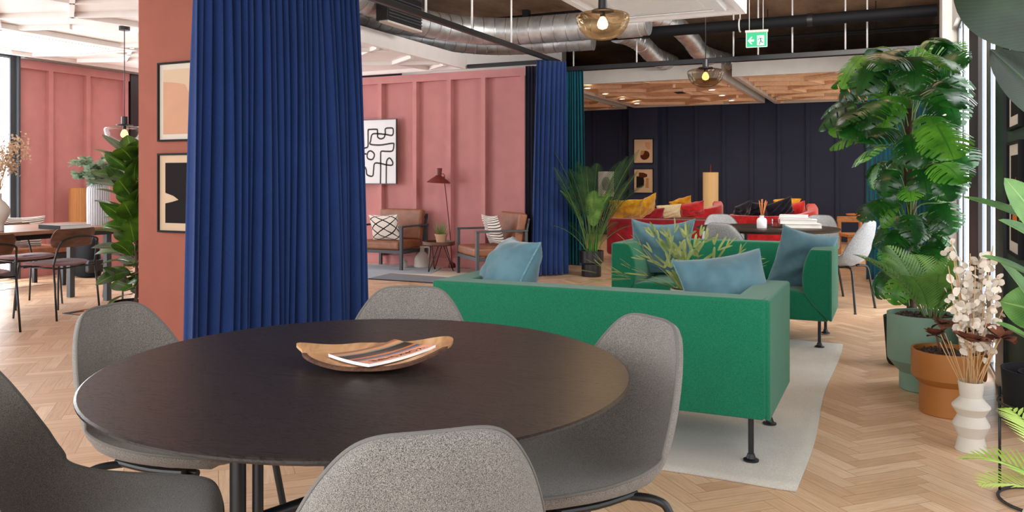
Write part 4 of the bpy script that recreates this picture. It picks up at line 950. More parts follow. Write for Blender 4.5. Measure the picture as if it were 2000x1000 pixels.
# ------------------------------------------------------------------ lounge in front of the pink wall
def armchair(label, loc, rz):
    t = thing('armchair', label, 'chair', loc, rz, 'leather armchairs by the pink wall'); w, d = .36, .32     # faces -y
    for sx in (-1, 1):
        MB().box(sx*w-.02, sx*w+.02, -d, -d+.035, 0, .55).build('leg', 'frame_dark', t, mods=[BEV(.003)])
        MB().box(sx*w-.02, sx*w+.02, d-.035, d, 0, .55).build('leg', 'frame_dark', t, mods=[BEV(.003)])
        MB().box(sx*w-.035, sx*w+.035, -d-.01, d, .55, .572).build('armrest', 'frame_dark', t, mods=[BEV(.004)])
    f = MB()
    f.box(-w+.02, w-.02, -d+.002, -d+.03, .22, .262); f.box(-w+.02, w-.02, d-.09, d-.06, .20, .242)
    for sx in (-1, 1): f.box(sx*w-.012, sx*w+.012, -d+.035, d-.035, .215, .255)
    f.build('seat_rail', 'frame_dark', t)
    MB().box(-w+.025, w-.025, -d-.005, d-.10, .262, .37).build('seat_cushion', 'leather', t, mods=[BEV(.03, 4)])
    m = Matrix.Translation((0, d-.10, .36)) @ Matrix.Rotation(-.20, 4, 'X'); MB().box(-w+.025, w-.025, -.06, .045, 0, .41, m).build('back_cushion', 'leather', t, mods=[BEV(.03, 4)])
    MB().box(-w-.0, -w+.03, .047, .065, -.04, .36, m).box(w-.03, w, .047, .065, -.04, .36, m).box(-w, w, .047, .065, .30, .34, m).build('back_frame', 'frame_dark', t)
    return t
armchair('tan leather armchair facing the camera beside the big blue curtain', (-6.02, 9.13, 0), 0)
armchair('tan leather armchair seen from its side, beside the small blue curtain', (-4.40, 8.86, .0), -.76)
pillow('cream cushion with black diamond pattern on the left armchair', (-6.02, 9.0, .535), (1, 0, .03), (0, .25, 1), .45, .36, .11, 'cush_diamond', None, None, 5, .003)
pillow('white cushion with black dashes on the right armchair', (-4.36, 8.83, .56), (math.cos(-.62), math.sin(-.62), 0), (.25, .22, 1), .40, .38, .11, 'cush_stripe', None, None, 6, .003)
t = thing('side_table', 'round dark side table with crossed wire legs between the armchairs', 'table', (-5.20, 8.98, .0))
MB().lathe([(0, .335), (.19, .335), (.205, .345), (.205, .385), (.198, .385), (.195, .352), (0, .352)], n=40).build('tray_top', 'walnut', t)
for k in range(3):
    a = k*2.094+.3
    for da in (-.45, .45): MB().tube([(.10*math.cos(a+da*1.6), .10*math.sin(a+da*1.6), .335), (.19*math.cos(a), .19*math.sin(a), 0)], .005, 6).build('leg', 'black', t)
t = thing('potted_succulent', 'spiky green succulent in a pale clay pot on the round side table', 'plant', (-5.16, 8.97, .3525))
MB().lathe([(0, 0), (.055, 0), (.075, .11), (.082, .11), (.082, .125), (.072, .125), (.068, .10), (0, .10)], n=28).build('pot', 'clay', t)
def leaf(s, base, f, n, L, W, droop=.3, fold=.15, nl=8, nw=2, shape=0, twist=0, tipw=0, curlw=0):
    """one leaf strip: base point, forward f, upper-side normal n"""
    f = Vector(f).normalized(); n = Vector(n); n = (n-f*n.dot(f)); n = n.normalized() if n.length > 1e-4 else f.orthogonal().normalized()
    sd = f.cross(n); p = Vector(base); rows = []
    for i in range(nl+1):
        t = i/nl
        if shape == 0: w = math.sin(PI*min(1, t*.96+.04))**.75                      # ellipse
        elif shape == 1: w = (1-t)**.6*min(1, t*6+.4)                                # sword
        elif shape == 2: w = math.sin(PI*t**.72)**.8 if 0 < t < 1 else 0.0           # broad low
        elif shape == 3: w = min(1, t*3+.35)*(1-max(0, (t-.75)/.25)**2)**.5 if t < 1 else 0  # strap
        w = max(w, tipw)*W/2; a = droop*t
        ff = f*math.cos(a)-n*math.sin(a); nn = n*math.cos(a)+f*math.sin(a)
        row = []
        for j in range(-nw, nw+1):
            q_ = j/nw; row.append(p+sd*(q_*w)+nn*(fold*abs(q_)*w-curlw*q_*q_*w))
        rows.append(s.add(row)); p = p+ff*(L/nl)
    for i in range(nl):
        A, B = rows[i], rows[i+1]
        for j in range(2*nw):
            u0, u1 = j/(2*nw), (j+1)/(2*nw); s.face((A+j, A+j+1, B+j+1, B+j), [(u0, i/nl), (u1, i/nl), (u1, (i+1)/nl), (u0, (i+1)/nl)])
    return p
R_ = random.Random(21)
s = MB()
for k in range(22):
    a = k*2.4; e = .35+.9*(k/22); leaf(s, (.01*math.cos(a), .01*math.sin(a), .10), (math.cos(a)*math.cos(e), math.sin(a)*math.cos(e), math.sin(e)), (-math.cos(a), -math.sin(a), .8), .15+.06*(k/22), .028, -.3, .3, 6, 1, 1)
s.build('foliage', 'leaf_aloe', t)
t = thing('floor_lamp', 'maroon floor lamp with a cone shade leaning stem by the pink wall', 'lamp', (-5.24, 9.33, 0))
MB().tube(smooth_path([(.02, .03, .02), (0, 0, .5), (-.06, -.03, 1.12), (-.075, -.03, 1.20)], 5), .008, 8).build('stem', 'maroon', t)
MB().lathe([(0, 0), (.04, 0), (.05, .03), (.04, .07), (.015, .085), (0, .085)], (.02, .03, 0), 20).build('base', 'maroon', t)
m = Matrix.Translation((-.15, -.03, 1.12)) @ Matrix.Rotation(.05, 4, 'Y')
o = MB().lathe([(.158, .0), (.155, .004), (.10, .05), (.045, .088), (.034, .10), (.040, .19), (.0, .195)], n=36).build('lamp_shade', 'maroon', t, mods=[('SOLIDIFY', dict(thickness=.003))]); o.matrix_local = m
MB().tube(smooth_path([(-.07, -.03, 1.16), (-.055, -.03, 1.20), (-.075, -.03, 1.235), (-.11, -.03, 1.235)], 4), .005, 6).build('shade_bracket', 'maroon', t)
tag(MB().tube(smooth_path([(-5.2, 9.36, .008), (-5.0, 9.40, .008), (-4.85, 9.33, .008), (-4.7, 9.40, .008), (-4.55, 9.38, .008)], 5), .006, 6).build('power_cable', 'black'), 'black lamp cable lying along the foot of the pink wall', 'cable')
t = thing('jug', 'cream stoneware jug with a loop handle on the floor beside the side table', 'jug', (-5.62, 9.27, 0))
MB().lathe([(0, 0), (.09, 0), (.105, .02), (.10, .12), (.065, .19), (.032, .215), (.028, .27), (.034, .285), (.028, .285), (.022, .25)], n=32).build('jug_body', 'stoneware', t)
MB().tube(smooth_path([(.028, 0, .27), (.09, 0, .275), (.115, 0, .24), (.10, 0, .16), (.088, 0, .14)], 5), .011, 8).build('handle', 'stoneware', t)
t = thing('bottle', 'small cream stoneware bottle on the floor by the left armchair', 'bottle', (-5.80, 9.10, 0))
MB().lathe([(0, 0), (.05, 0), (.055, .01), (.055, .08), (.04, .10), (.018, .11), (.017, .135), (.024, .14), (.018, .14), (.012, .11)], n=24).build('bottle_body', 'stoneware', t)
MB().tube([(0, 0, .1), (-.03, 0, .28)], .003, 5).tube([(0, 0, .1), (-.012, .01, .26)], .003, 5).build('dried_stem', 'stem_straw', t)
t = thing('basket', 'dark round basket on the floor behind the side table', 'basket', (-5.28, 9.12, 0)) if False else None

# ------------------------------------------------------------------ dining side
def rrect(x0, x1, y0, y1, r, n=10):
    out = []
    for cx, cy, a0 in ((x1-r, y1-r, 0), (x0+r, y1-r, PI/2), (x0+r, y0+r, PI), (x1-r, y0+r, 1.5*PI)):
        out += [(cx+r*math.cos(a0+PI/2*i/n), cy+r*math.sin(a0+PI/2*i/n)) for i in range(n+1)]
    return out
t = thing('dining_table', 'long walnut dining table with black steel legs, left side of the room', 'table', (-7.0, 4.3, 0))
MB().prism(rrect(-.52, .52, -1.5, 1.35, .12), .71, .74).build('tabletop', 'walnut_top', t)
MB().box(-.40, .40, -1.25, -1.2, .66, .71).box(-.40, .40, 1.12, 1.17, .66, .71).box(-.40, -.36, -1.2, 1.12, .66, .71).box(.36, .40, -1.2, 1.12, .66, .71).build('apron', 'black', t)
for x in (-.40, .12):
    for y in (-1.2, 1.22): MB().box(x-.026, x+.026, y-.026, y+.026, 0, .71).build('leg', 'frame_dark', t)
def dining_chair(label, loc, rz):                # faces +y
    t = thing('dining_chair', label, 'chair', loc, rz, 'walnut-backed dining chairs with mauve seats')
    s = MB(); 
    for k, z in ((0, .452), (.6, .456), (.92, .461), (1, .455), (.97, .440), (.6, .432), (0, .430)):
        s.add([(x*max(k, .002), y*max(k, .002)+.01, z+.012*(abs(x)/.24)**2) for x, y in [(.235*math.copysign(abs(math.cos(a))**.7, math.cos(a)), .215*math.copysign(abs(math.sin(a))**.75, math.sin(a))) for a in [2*PI*i/40 for i in range(40)]]])
    for i in range(6):
        for j in range(40): A, B = i*40, (i+1)*40; s.face((B+j, B+(j+1) % 40, A+(j+1) % 40, A+j))
    s.build('seat', 'mauve', t, sharp=70)
    def bk(u, v, off):
        a = (u-.5)*1.0; x = .22*math.sin(a)/math.sin(.5); y = -.235+.07*(1-math.cos(a))/(1-math.cos(.5))*.9-off; z = .60+.155*v+.01*math.sin(v*PI)
        e = abs(2*u-1); c = max(0, e-.80)/.20; zc = .677; z = zc+(z-zc)*max(.15, 1-c*c)**.5
        return (x, y+.0-.03*(v-.5), z)
    s = MB().grid(48, 6, lambda u, v: bk(u, v, 0)); s.grid(48, 6, lambda u, v: bk(1-u, v, .012)); 
    s.grid(48, 1, lambda u, v: bk(u, 1, .012*v)); s.grid(48, 1, lambda u, v: bk(1-u, 0, .012*v)); s.grid(6, 1, lambda u, v: bk(0, u, .012*v)); s.grid(6, 1, lambda u, v: bk(1, 1-u, .012*v)); s.recalc = True
    s.build('backrest', 'walnut', t)
    MB().tube(smooth_path([(-.215, -.20, .46), (-.20, -.235, .60), (-.17, -.262, .665), (0, -.268, .69), (.17, -.262, .665), (.20, -.235, .60), (.215, -.20, .46)], 6), .0085, 10).build('back_frame', 'black', t)
    for sx in (-1, 1):
        MB().tube([(sx*.215, -.20, .46), (sx*.225, -.245, .0)], .0085, 10).build('leg', 'black', t)
        MB().tube(smooth_path([(sx*.15, .10, .432), (sx*.19, .17, .432), (sx*.205, .20, .40), (sx*.225, .225, .0)], 5), .0085, 10).build('leg', 'black', t)
    MB().tube([(-.215, -.20, .425), (.215, -.20, .425)], .007, 8).tube([(-.2, .15, .425), (.2, .15, .425)], .007, 8).tube([(-.15, .15, .425), (-.15, -.2, .425)], .007, 8).tube([(.15, .15, .425), (.15, -.2, .425)], .007, 8).build('seat_frame', 'black', t)
    return t
d0 = dining_chair('walnut dining chair with back to us, between the dark floor box and dining table', (-6.52, 4.73, 0), PI/2+.12)
dup(d0, 'walnut dining chair cut off at the left edge of the picture', (-6.33, 3.90, 0), PI/2-.1)
dup(d0, 'dining chair on the window side of the table, mauve seat showing under the top', (-7.32, 4.98, 0), -PI/2)
dup(d0, 'dining chair at the far end of the dining table, half behind the rubber plant', (-6.82, 5.80, 0), PI-.3)
def lathe_thing(name, label, cat, loc, prof, mat, part, n=36, group=None):
    t = thing(name, label, cat, loc, 0, group); P = smooth_path([(a, 0, b) for a, b in prof], 3); MB().lathe([(p.x, p.z) for p in P], n=n).build(part, mat, t); return t
vx, vy, _ = camp(192, 438, 7.75)
vz = lathe_thing('vase', 'tall ribbed white vase holding eucalyptus on the dining table', 'vase', (vx, vy, .7405), [(0, 0), (.09, 0), (.098, .01), (.10, .15), (.10, .32), (.092, .355), (.07, .375), (.066, .385), (.055, .385), (.055, .36)], 'ribbed_vase', 'vase_body')
ev = thing('eucalyptus_branches', 'bunch of grey-green eucalyptus branches in the ribbed white vase', 'plant', (vx, vy, .7405+.33))
s = MB(); st = MB(); rr = random.Random(5)
for k in range(16):
    a = rr.uniform(0, 2*PI); sp = rr.uniform(.05, .26); hh = rr.uniform(.16, .42); P = smooth_path([(.02*math.cos(a), .02*math.sin(a), -.2), (.04*math.cos(a), .04*math.sin(a), .04), (sp*.6*math.cos(a), sp*.6*math.sin(a), hh*.7), (sp*math.cos(a), sp*math.sin(a), hh*(.95 if sp < .16 else .65))], 5)
    st.tube(P, .0032, 5)
    for i, p in enumerate(P[5:]):
        for q_ in range(3):
            b = rr.uniform(0, 2*PI); e = rr.uniform(-.4, .8); f = Vector((math.cos(b)*math.cos(e), math.sin(b)*math.cos(e), math.sin(e))); leaf(s, p+f*.006, f, (rr.uniform(-1, 1), rr.uniform(-1, 1), 1), rr.uniform(.045, .065), rr.uniform(.04, .055), .2, .05, 4, 1, 0, tipw=.3)
st.build('stem', 'stem_brown', ev); s.build('foliage', 'leaf_euca', ev)
vx, vy, _ = camp(-4, 455, 6.75)
lathe_thing('vase', 'round-bellied matt white vase at the left edge on the dining table', 'vase', (vx, vy, .7405), [(0, 0), (.04, 0), (.045, .02), (.045, .06), (.06, .09), (.085, .14), (.085, .19), (.055, .24), (.03, .265), (.028, .31), (.024, .31), (.022, .27)], 'stoneware', 'vase_body')
ev = thing('dried_flowers', 'dried beige blossom spray in the round-bellied vase at the left edge', 'flowers', (vx, vy, 1.04))
s = MB(); st = MB(); rr = random.Random(9)
for k in range(44):
    a = rr.uniform(0, 2*PI); sp = rr.uniform(.03, .24); hh = rr.uniform(.2, .44); tip = Vector((sp*math.cos(a), sp*math.sin(a), hh)); st.tube(smooth_path([(0, 0, -.15), (.01*math.cos(a), .01*math.sin(a), .02), tip*.6+Vector((0, 0, .03)), tip], 3), .0016, 4)
    for i in range(26):
        p = tip+Vector([rr.gauss(0, .028) for _ in range(3)]); f = Vector([rr.uniform(-1, 1) for _ in range(3)]).normalized(); leaf(s, p, f, (0, 0, 1), .024, .02, .6, .3, 2, 1, 0, tipw=.4)
st.build('stem', 'stem_straw', ev); s.build('blossom', 'petal_beige', ev)
x, y, _ = camp(127, 437, 7.15)
b_ = book('thick coffee-table book with a black spine on the dining table', x, y, .7405,  .27, .34, .036, YAW+1.0, 'bookgrey')
for c in bpy.data.objects:
    if c.parent == b_ and c.name.startswith('cover'): MB().box(-.1382, -.1352, -.17, .17, 0, .036).build('spine', 'black_matte', b_)
t = thing('backpack', 'black backpack standing on the floor against the left pink wall', 'bag', (-8.74, 6.74, 0))
s = MB()
for k, (r, z) in enumerate([(.3, 0), (.95, .015), (1.05, .08), (1.0, .2), (.92, .32), (.8, .42), (.5, .48), (.05, .50)]): s.add([(x*r, y*r, z) for x, y in ellipse(.19, .12, 28)])
for i in range(7):
    for j in range(28): A, B = i*28, (i+1)*28; s.face((A+j, A+(j+1) % 28, B+(j+1) % 28, B+j))
s.build('bag_body', 'black_matte', t); MB().tube(smooth_path([(.06, 0, .49), (.03, 0, .54), (-.03, 0, .54), (-.06, 0, .49)], 4), .008, 6).build('carry_handle', 'black', t)
MB().box(.11, .2, -.13, .13, .06, .22).build('front_pocket', 'black', t, mods=[BEV(.03, 4)])
t = thing('paper_lamp', 'ochre cylinder floor lamp standing before the left pink wall', 'lamp', (-9.12, 6.95, 0))
MB().lathe([(0, .62), (.14, .62), (.14, 1.06), (.135, 1.06), (.135, .63), (0, .63)], n=48).build('lamp_shade', 'shade_ochre', t); MB().tube([(0, 0, .02), (0, 0, .63)], .012, 10).lathe([(0, 0), (.12, 0), (.12, .02), (0, .02)], n=32).build('stand', 'walnut', t)
t = thing('side_table', 'small round metal side table beyond the dining chairs', 'table', (-7.75, 6.55, 0))
MB().lathe([(0, .40), (.17, .40), (.175, .42), (0, .42)], n=32).build('tabletop', 'chrome', t)
for k in range(3): MB().tube([(.06*math.cos(k*2.1), .06*math.sin(k*2.1), .40), (.14*math.cos(k*2.1), .14*math.sin(k*2.1), 0)], .008, 8).build('leg', 'black', t)
t = thing('plant_pot', 'small pale pot with a tiny plant on the metal side table', 'plant', (-7.73, 6.52, .421))
MB().lathe([(0, 0), (.045, 0), (.06, .11), (.052, .11), (.04, .09), (0, .09)], n=24).build('pot', 'clay', t)
s = MB()
for k in range(10): a = k*2.4; leaf(s, (0, 0, .09), (math.cos(a), math.sin(a), .8), (-math.cos(a), -math.sin(a), 1), .09, .02, .4, .2, 4, 1, 1)
s.build('foliage', 'leaf_aloe', t)
t = thing('bench', 'low cushioned window bench beyond the dining table', 'bench', (-8.55, 5.6, 0))
MB().box(-.28, .28, -.7, .55, .30, .36).build('seat_frame', 'black', t); MB().box(-.28, .28, -.7, .55, .361, .44).build('seat_pad', 'leather', t, mods=[BEV(.02)])
for x in (-.24, .24):
    for y in (-.66, .51): MB().box(x-.02, x+.02, y-.02, y+.02, 0, .30).build('leg', 'black', t)
pillow('cream cushion with dark stripes on the window bench', (-8.5, 5.75, .60), (.25, 1, 0), (-.3, 0, 1), .46, .36, .12, 'cush_stripe', None, None, 12, .003)
t = thing('floor_box', 'flush metal floor socket box with open lid near the dining chair', 'floor box', (-6.45, 4.95, 0))
MB().box(-.10, .10, -.13, .13, .0, .003).build('cover_plate', 'oakwood', t); g = MB()
for a in ((-.11, -.10, -.14, .14), (.10, .11, -.14, .14), (-.10, .10, -.14, -.13), (-.10, .10, .13, .14)): g.box(a[0], a[1], a[2], a[3], 0, .006)
g.box(-.09, -.04, -.12, .02, .003, .008); g.build('rim', 'black', t)

# ------------------------------------------------------------------ navy lounge
def tub_sofa(label, loc, rz, w, d, hb, mat, arm=.16, harm=None, curved=False):   # faces +y
    t = thing('lounge_sofa', label, 'sofa', loc, rz, 'red velvet sofas in the navy lounge'); h2 = harm or hb
    MB().box(-w/2+.03, w/2-.03, -d/2+.03, d/2-.03, .10, .40).build('base', mat, t, mods=[BEV(.04, 4)])
    if curved:
        s = MB()
        def ring(u, v, o):
            a = PI*.5+PI*(u*1.0)+(-.25); rx, ry = w/2-o, d/2*1.1-o; H = hb+(h2-hb)*max(0, math.cos(a-.25))**.6*1.0
            H += (h2-hb)*.0; return (rx*math.cos(a), ry*math.sin(a)*1.0, .10+(H-.10)*v)
        s = MB(); n = 26
        rings = []
        for i in range(n+1):
            a = PI*.86+(PI*1.26)*i/n; kx = math.copysign(abs(math.cos(a))**.75, math.cos(a)); ky = math.copysign(abs(math.sin(a))**.75, math.sin(a))
            hh = hb+(h2-hb)*(max(0, (i/n-.5)*2))**1.5; T = .15; co = [(1, .10), (1, hh-.03), (1-.03/w, hh), (1-T*1.6/w, hh), (1-2*T/w, hh-.03), (1-2*T/w, .38), (1-2*T/w, .10)]
            rings.append(s.add([(kx*w/2*c, ky*d/2*c, z) for c, z in co]))
        for i in range(n):
            A, B = rings[i], rings[i+1]
            for j in range(6): s.face((A+j, B+j, B+j+1, A+j+1))
        s.face([rings[0]+j for j in range(7)], smooth=False); s.face([rings[-1]+j for j in reversed(range(7))], smooth=False); s.recalc = True
        s.build('backrest', mat, t, sharp=50)
    else:
        MB().box(-w/2, w/2, -d/2, -d/2+.17, .10, hb).build('backrest', mat, t, mods=[BEV(.05, 5)])
        for sx in (-1, 1): MB().box(min(sx*w/2, sx*(w/2-arm)), max(sx*w/2, sx*(w/2-arm)), -d/2+.1, d/2, .10, h2 if sx > 0 else hb-.04).build('arm', mat, t, mods=[BEV(.05, 5)])
    MB().box(-w/2+arm, w/2-arm, -d/2+.17, d/2, .36, .46).build('seat_cushion', mat, t, mods=[BEV(.04, 4)])
    for sx in (-1, 1):
        for sy in (-1, 1): MB().tube([(sx*(w/2-.12), sy*(d/2-.12), 0), (sx*(w/2-.12), sy*(d/2-.12), .12)], .018, 10).build('leg', 'oakwood', t)
    return t
tub_sofa('crimson velvet sofa with its back to us behind the palm and far green sofa', (-2.86, 11.5, 0), 0, 1.66, .85, .615, 'crimson')
tub_sofa('bright red curved velvet sofa in front of the pale cylinder lamp', (-3.26, 13.45, 0), .1, 1.50, .95, .66, 'red', harm=.80, curved=True)
tub_sofa('bright red curved velvet sofa to the right of the pale cylinder lamp', (-1.72, 13.4, 0), .1, 1.34, .95, .60, 'red', harm=.78, curved=True)
cg = 'scattered velvet cushions on the red sofas'
def cush(label, px, py, D, w, h, mat, roll=0, lean=.3, yaw=0, th=.14, seed=1):
    r = RIGHT*math.cos(yaw)*math.cos(roll)+DEEP*math.sin(yaw)+UP*math.sin(roll); u = UP*math.cos(roll)-RIGHT*math.sin(roll)+DEEP*lean
    pillow(label, camp(px, py, D), r, u, w, h, th, mat, None, cg, seed, .008)
cush('large dark mustard velvet cushion leaning on the crimson sofa back, left', 1221, 410, 12.3, .52, .42, 'mustard', .03, .9, seed=1)
cush('bright yellow velvet cushion tipped between the mustard cushion and red sofa', 1261, 405, 12.5, .42, .36, 'mustard', .45, .4, .5, seed=2)
cush('cream cushion lying on the red curved sofa', 1306, 413, 12.9, .40, .24, 'cream', .08, .5, seed=3)
cush('mustard cushion peeking over the red curved sofa, below the pictures', 1330, 401, 13.3, .38, .28, 'mustard', .3, .7, seed=4)
cush('crumpled red velvet cushion nearest the pale cylinder lamp', 1352, 408, 13.0, .40, .22, 'red', .2, .5, seed=5, th=.2)
cush('crumpled red velvet cushion at the low left end of the curved sofa', 1268, 420, 12.7, .48, .20, 'crimson', .12, .7, seed=6, th=.2)
cush('navy velvet cushion at the left of the right-hand red sofa', 1450, 411, 13.0, .36, .28, 'navycush', .35, .5, .4, seed=7)
cush('navy velvet cushion second from left on the right-hand red sofa', 1478, 410, 13.2, .30, .26, 'navycush', -.1, .5, seed=8)
cush('large navy velvet cushion behind the reed diffuser', 1522, 408, 12.8, .46, .30, 'navycush', .35, .5, seed=9)
cush('mustard cushion behind the large navy cushion', 1536, 397, 13.3, .46, .16, 'mustard', .05, .8, seed=10)
cush('crumpled red velvet cushion at the right arm of the right-hand sofa', 1556, 411, 13.0, .30, .26, 'red', .3, .5, seed=11, th=.2)
t = thing('side_table', 'small dark round side table in front of the red curved sofa', 'table', (-2.80, 12.3, 0))
MB().lathe([(0, .565), (.26, .565), (.27, .58), (0, .58)], n=36).build('tabletop', 'walnut', t); MB().tube([(0, 0, .01), (0, 0, .57)], .015, 10).lathe([(0, 0), (.15, 0), (.15, .01), (0, .01)], n=28).build('pedestal', 'black', t)
lx, ly, _ = camp(1388, 400, 15.6)
t = thing('paper_lamp', 'tall pale pleated cylinder floor lamp against the navy wall', 'lamp', (lx, ly, 0))
MB().lathe([(0, .585), (.143, .585), (.145, 1.29), (.14, 1.29), (.138, .6), (0, .6)], n=56).build('lamp_shade', 'shade_cream', t)
MB().tube([(0, 0, .02), (0, 0, 1.44)], .012, 10).build('stem', 'maroon', t); MB().lathe([(0, 0), (.10, 0), (.10, .3), (0, .3)], n=28).build('base', 'black', t)
pl = bpy.data.lights.new('lamp_glow', 'POINT'); pl.energy = 3; pl.color = (1, .75, .45); po = bpy.data.objects.new('lamp_glow', pl); COL.objects.link(po); po.location = (lx, ly, .95); pl.shadow_soft_size = .08
t = thing('side_table', 'small oak pedestal table by the right teal curtain', 'table', (-.47, 13.9, 0))
MB().lathe([(0, .60), (.20, .60), (.21, .62), (0, .62)], n=32).build('tabletop', 'oakwood', t); MB().tube([(0, 0, 0), (0, 0, .6)], .028, 12).lathe([(0, 0), (.14, 0), (.14, .02), (0, .02)], n=28).build('pedestal', 'oakwood', t)
t = thing('oak_chair', 'oak framed chair half hidden by the right teal curtain', 'chair', (-.42, 11.9, 0), .4)
MB().box(-.22, .22, -.22, .22, .40, .44).build('seat', 'oakwood', t, mods=[BEV(.01)]); MB().box(-.22, .22, .18, .21, .58, .66).build('backrest', 'oakwood', t, mods=[BEV(.01)])
for sx in (-1, 1):
    MB().box(sx*.19-.02, sx*.19+.02, -.20, -.16, 0, .40).build('leg', 'oakwood', t); MB().box(sx*.19-.02, sx*.19+.02, .17, .21, 0, .60).build('leg', 'oakwood', t)

# ------------------------------------------------------------------ plants
def soil(t, r, z, n=28):
    rs = random.Random(int(r*1000)); s = MB(); s.lathe([(0, z+.006), (r*.5, z+.006), (r, z)], n=n)
    for k in range(150):
        a = rs.uniform(0, 2*PI); q_ = r*.93*math.sqrt(rs.random()); m = Matrix.Translation((q_*math.cos(a), q_*math.sin(a), z+.008+rs.uniform(0, .006))) @ Matrix.Rotation(rs.uniform(0, 6), 4, Vector((rs.uniform(-1, 1), rs.uniform(-1, 1), 1)).normalized())
        l, w_, h = rs.uniform(.008, .016), rs.uniform(.004, .008), rs.uniform(.002, .004); s.box(-l, l, -w_, w_, -h, h, m)
    s.build('soil', 'soil', t)
def frond(s, st, base, a, e0, L, droop, ll, n=34, lw=.012, up=None, hang=.35, start=.22):
    """pinnate palm frond: azimuth a, elevation e0, arching over by droop"""
    p = Vector(base); P = [p.copy()]; k = 16
    for i in range(k):
        e = e0-droop*(i/k)**1.2; d = Vector((math.cos(a)*math.cos(e), math.sin(a)*math.cos(e), math.sin(e))); p = p+d*(L/k); P.append(p.copy())
    st.tube(P, [.005*(1-i/k*.75) for i in range(k+1)], 5)
    for i in range(n):
        f = start+(1-start)*i/(n-1); x = f*k; j = min(int(x), k-1); c = P[j].lerp(P[j+1], x-j); d = (P[j+1]-P[j]).normalized()
        sd = d.cross(Vector((0, 0, 1)))
        if sd.length < .05: sd = Vector((-math.sin(a), math.cos(a), 0))
        sd.normalize(); nn = sd.cross(d); l = ll*math.sin(PI*(.18+.80*(f-start)/(1-start)))**.7
        for sg in (-1, 1):
            dr = (sd*sg*.85+d*.75+nn*.18).normalized(); leaf(s, c, dr, nn, l, lw, hang, .3, 3, 1, 1)
# palm in a black two-tier pot
px_, py_, _ = camp(1155, 541, 9.86)
t = thing('potted_palm', 'dark feathery palm in a black two-tier pot before the teal curtain', 'plant', (px_, py_, 0))
MB().lathe([(0, 0), (.115, 0), (.118, .01), (.118, .15), (.145, .17), (.147, .31), (.137, .31), (.135, .2), (0, .2)], n=40).build('pot', 'black', t, sharp=30)
soil(t, .135, .27); s = MB(); st = MB(); lt = MB(); rr = random.Random(4)
for k in range(17):
    a = k*2.4+rr.uniform(-.3, .3); e = rr.uniform(1.2, 1.5); L = rr.uniform(.98, 1.36)
    if k in (3, 8, 11): frond(lt, st, (.04*math.cos(-1.8+k), .04*math.sin(-1.8), .28), YAW-1.9+.25*(k-7), 1.33, .85, .55, .15, 40, .011, start=.4)
    frond(s, st, (.05*math.cos(a), .05*math.sin(a), .28), a, e, L, rr.uniform(.35, .8), .18, 36, .010, start=.40, hang=.6)
for k in range(5): a = k*1.3; frond(s, st, (.05*math.cos(a), .05*math.sin(a), .28), a, 1.0, .62, .9, .16, 26, .007)
st.build('frond_stem', 'stem_green', t); s.build('foliage', 'leaf_palm', t); o = lt.build('foliage', 'leaf_palm_light', t); o['label'] = 'fresher lighter green fronds'
g = MB()
for k in range(34): a = rr.uniform(0, 2*PI); r = rr.uniform(.01, .11); leaf(g, (r*math.cos(a), r*math.sin(a), .28), (math.cos(a)*.12, math.sin(a)*.12, 1), (-math.cos(a), -math.sin(a), 0), rr.uniform(.22, .36), .012, .12, .2, 4, 1, 1)
g.build('grass_blade', 'leaf_grass', t); g = MB()
for k in range(150): p = Vector((rr.gauss(.08, .11), rr.gauss(-.08, .06), rr.gauss(.86, .09))); leaf(g, p, (rr.uniform(-1, 1), rr.uniform(-1, 1), rr.uniform(-.3, 1)), (0, 0, 1), .034, .014, .5, .2, 2, 1, 0)
g.build('red_blossom', 'flower_red', t)

# rubber plant left of the column
t = thing('potted_rubber_plant', 'rubber plant with big glossy leaves just left of the terracotta column', 'plant', (-5.56, 4.72, 0))
MB().lathe([(0, 0), (.14, 0), (.145, .01), (.165, .19), (.155, .19), (.15, .15), (0, .15)], n=40).build('pot', 'black_matte', t); soil(t, .15, .165)
st = MB(); s = MB(); rr = random.Random(8)
for k in range(2): st.tube(smooth_path([(.03*k, 0, .16), (.05-.06*k, .02, .6), (.02, -.02+.04*k, 1.1), (.05*(k-.5), .03, 1.5)], 6), [.014-.008*i/18 for i in range(19)], 8)
N_ = 82
for k in range(N_):
    f = k/N_; z = .22+1.14*f; a = k*2.4+rr.uniform(-.35, .35); L = rr.uniform(.23, .31)*(.86+.22*f); e = rr.uniform(-.1, .7)+.35*f
    b = Vector((.02*math.cos(a), .02*math.sin(a), z)); hd = Vector((math.cos(a), math.sin(a), 0)); d = hd*math.cos(e)+UP*math.sin(e)
    if (b+d*L).x > .42: d.x *= .3; d.normalize()
    nn = UP*math.cos(e)-hd*math.sin(e)+Vector((rr.uniform(-.6, .6), -abs(rr.uniform(0, .9)), 0))
    st.tube([b, b+d*.03], .004, 5); leaf(s, b+d*.025, d, nn, L, L*.6, rr.uniform(.1, .8), rr.uniform(.05, .25), 9, 3, 0)
st.build('stem', 'stem_brown', t); s.build('foliage', 'leaf_rubber', t)
g = MB(); g.tube([(.05, -.03, 1.05), (.055, -.04, 1.17)], [.006, .001], 6).tube([(.02, .03, 1.5), (.02, .03, 1.6)], [.006, .001], 6); g.build('leaf_sheath', 'flower_red', t)

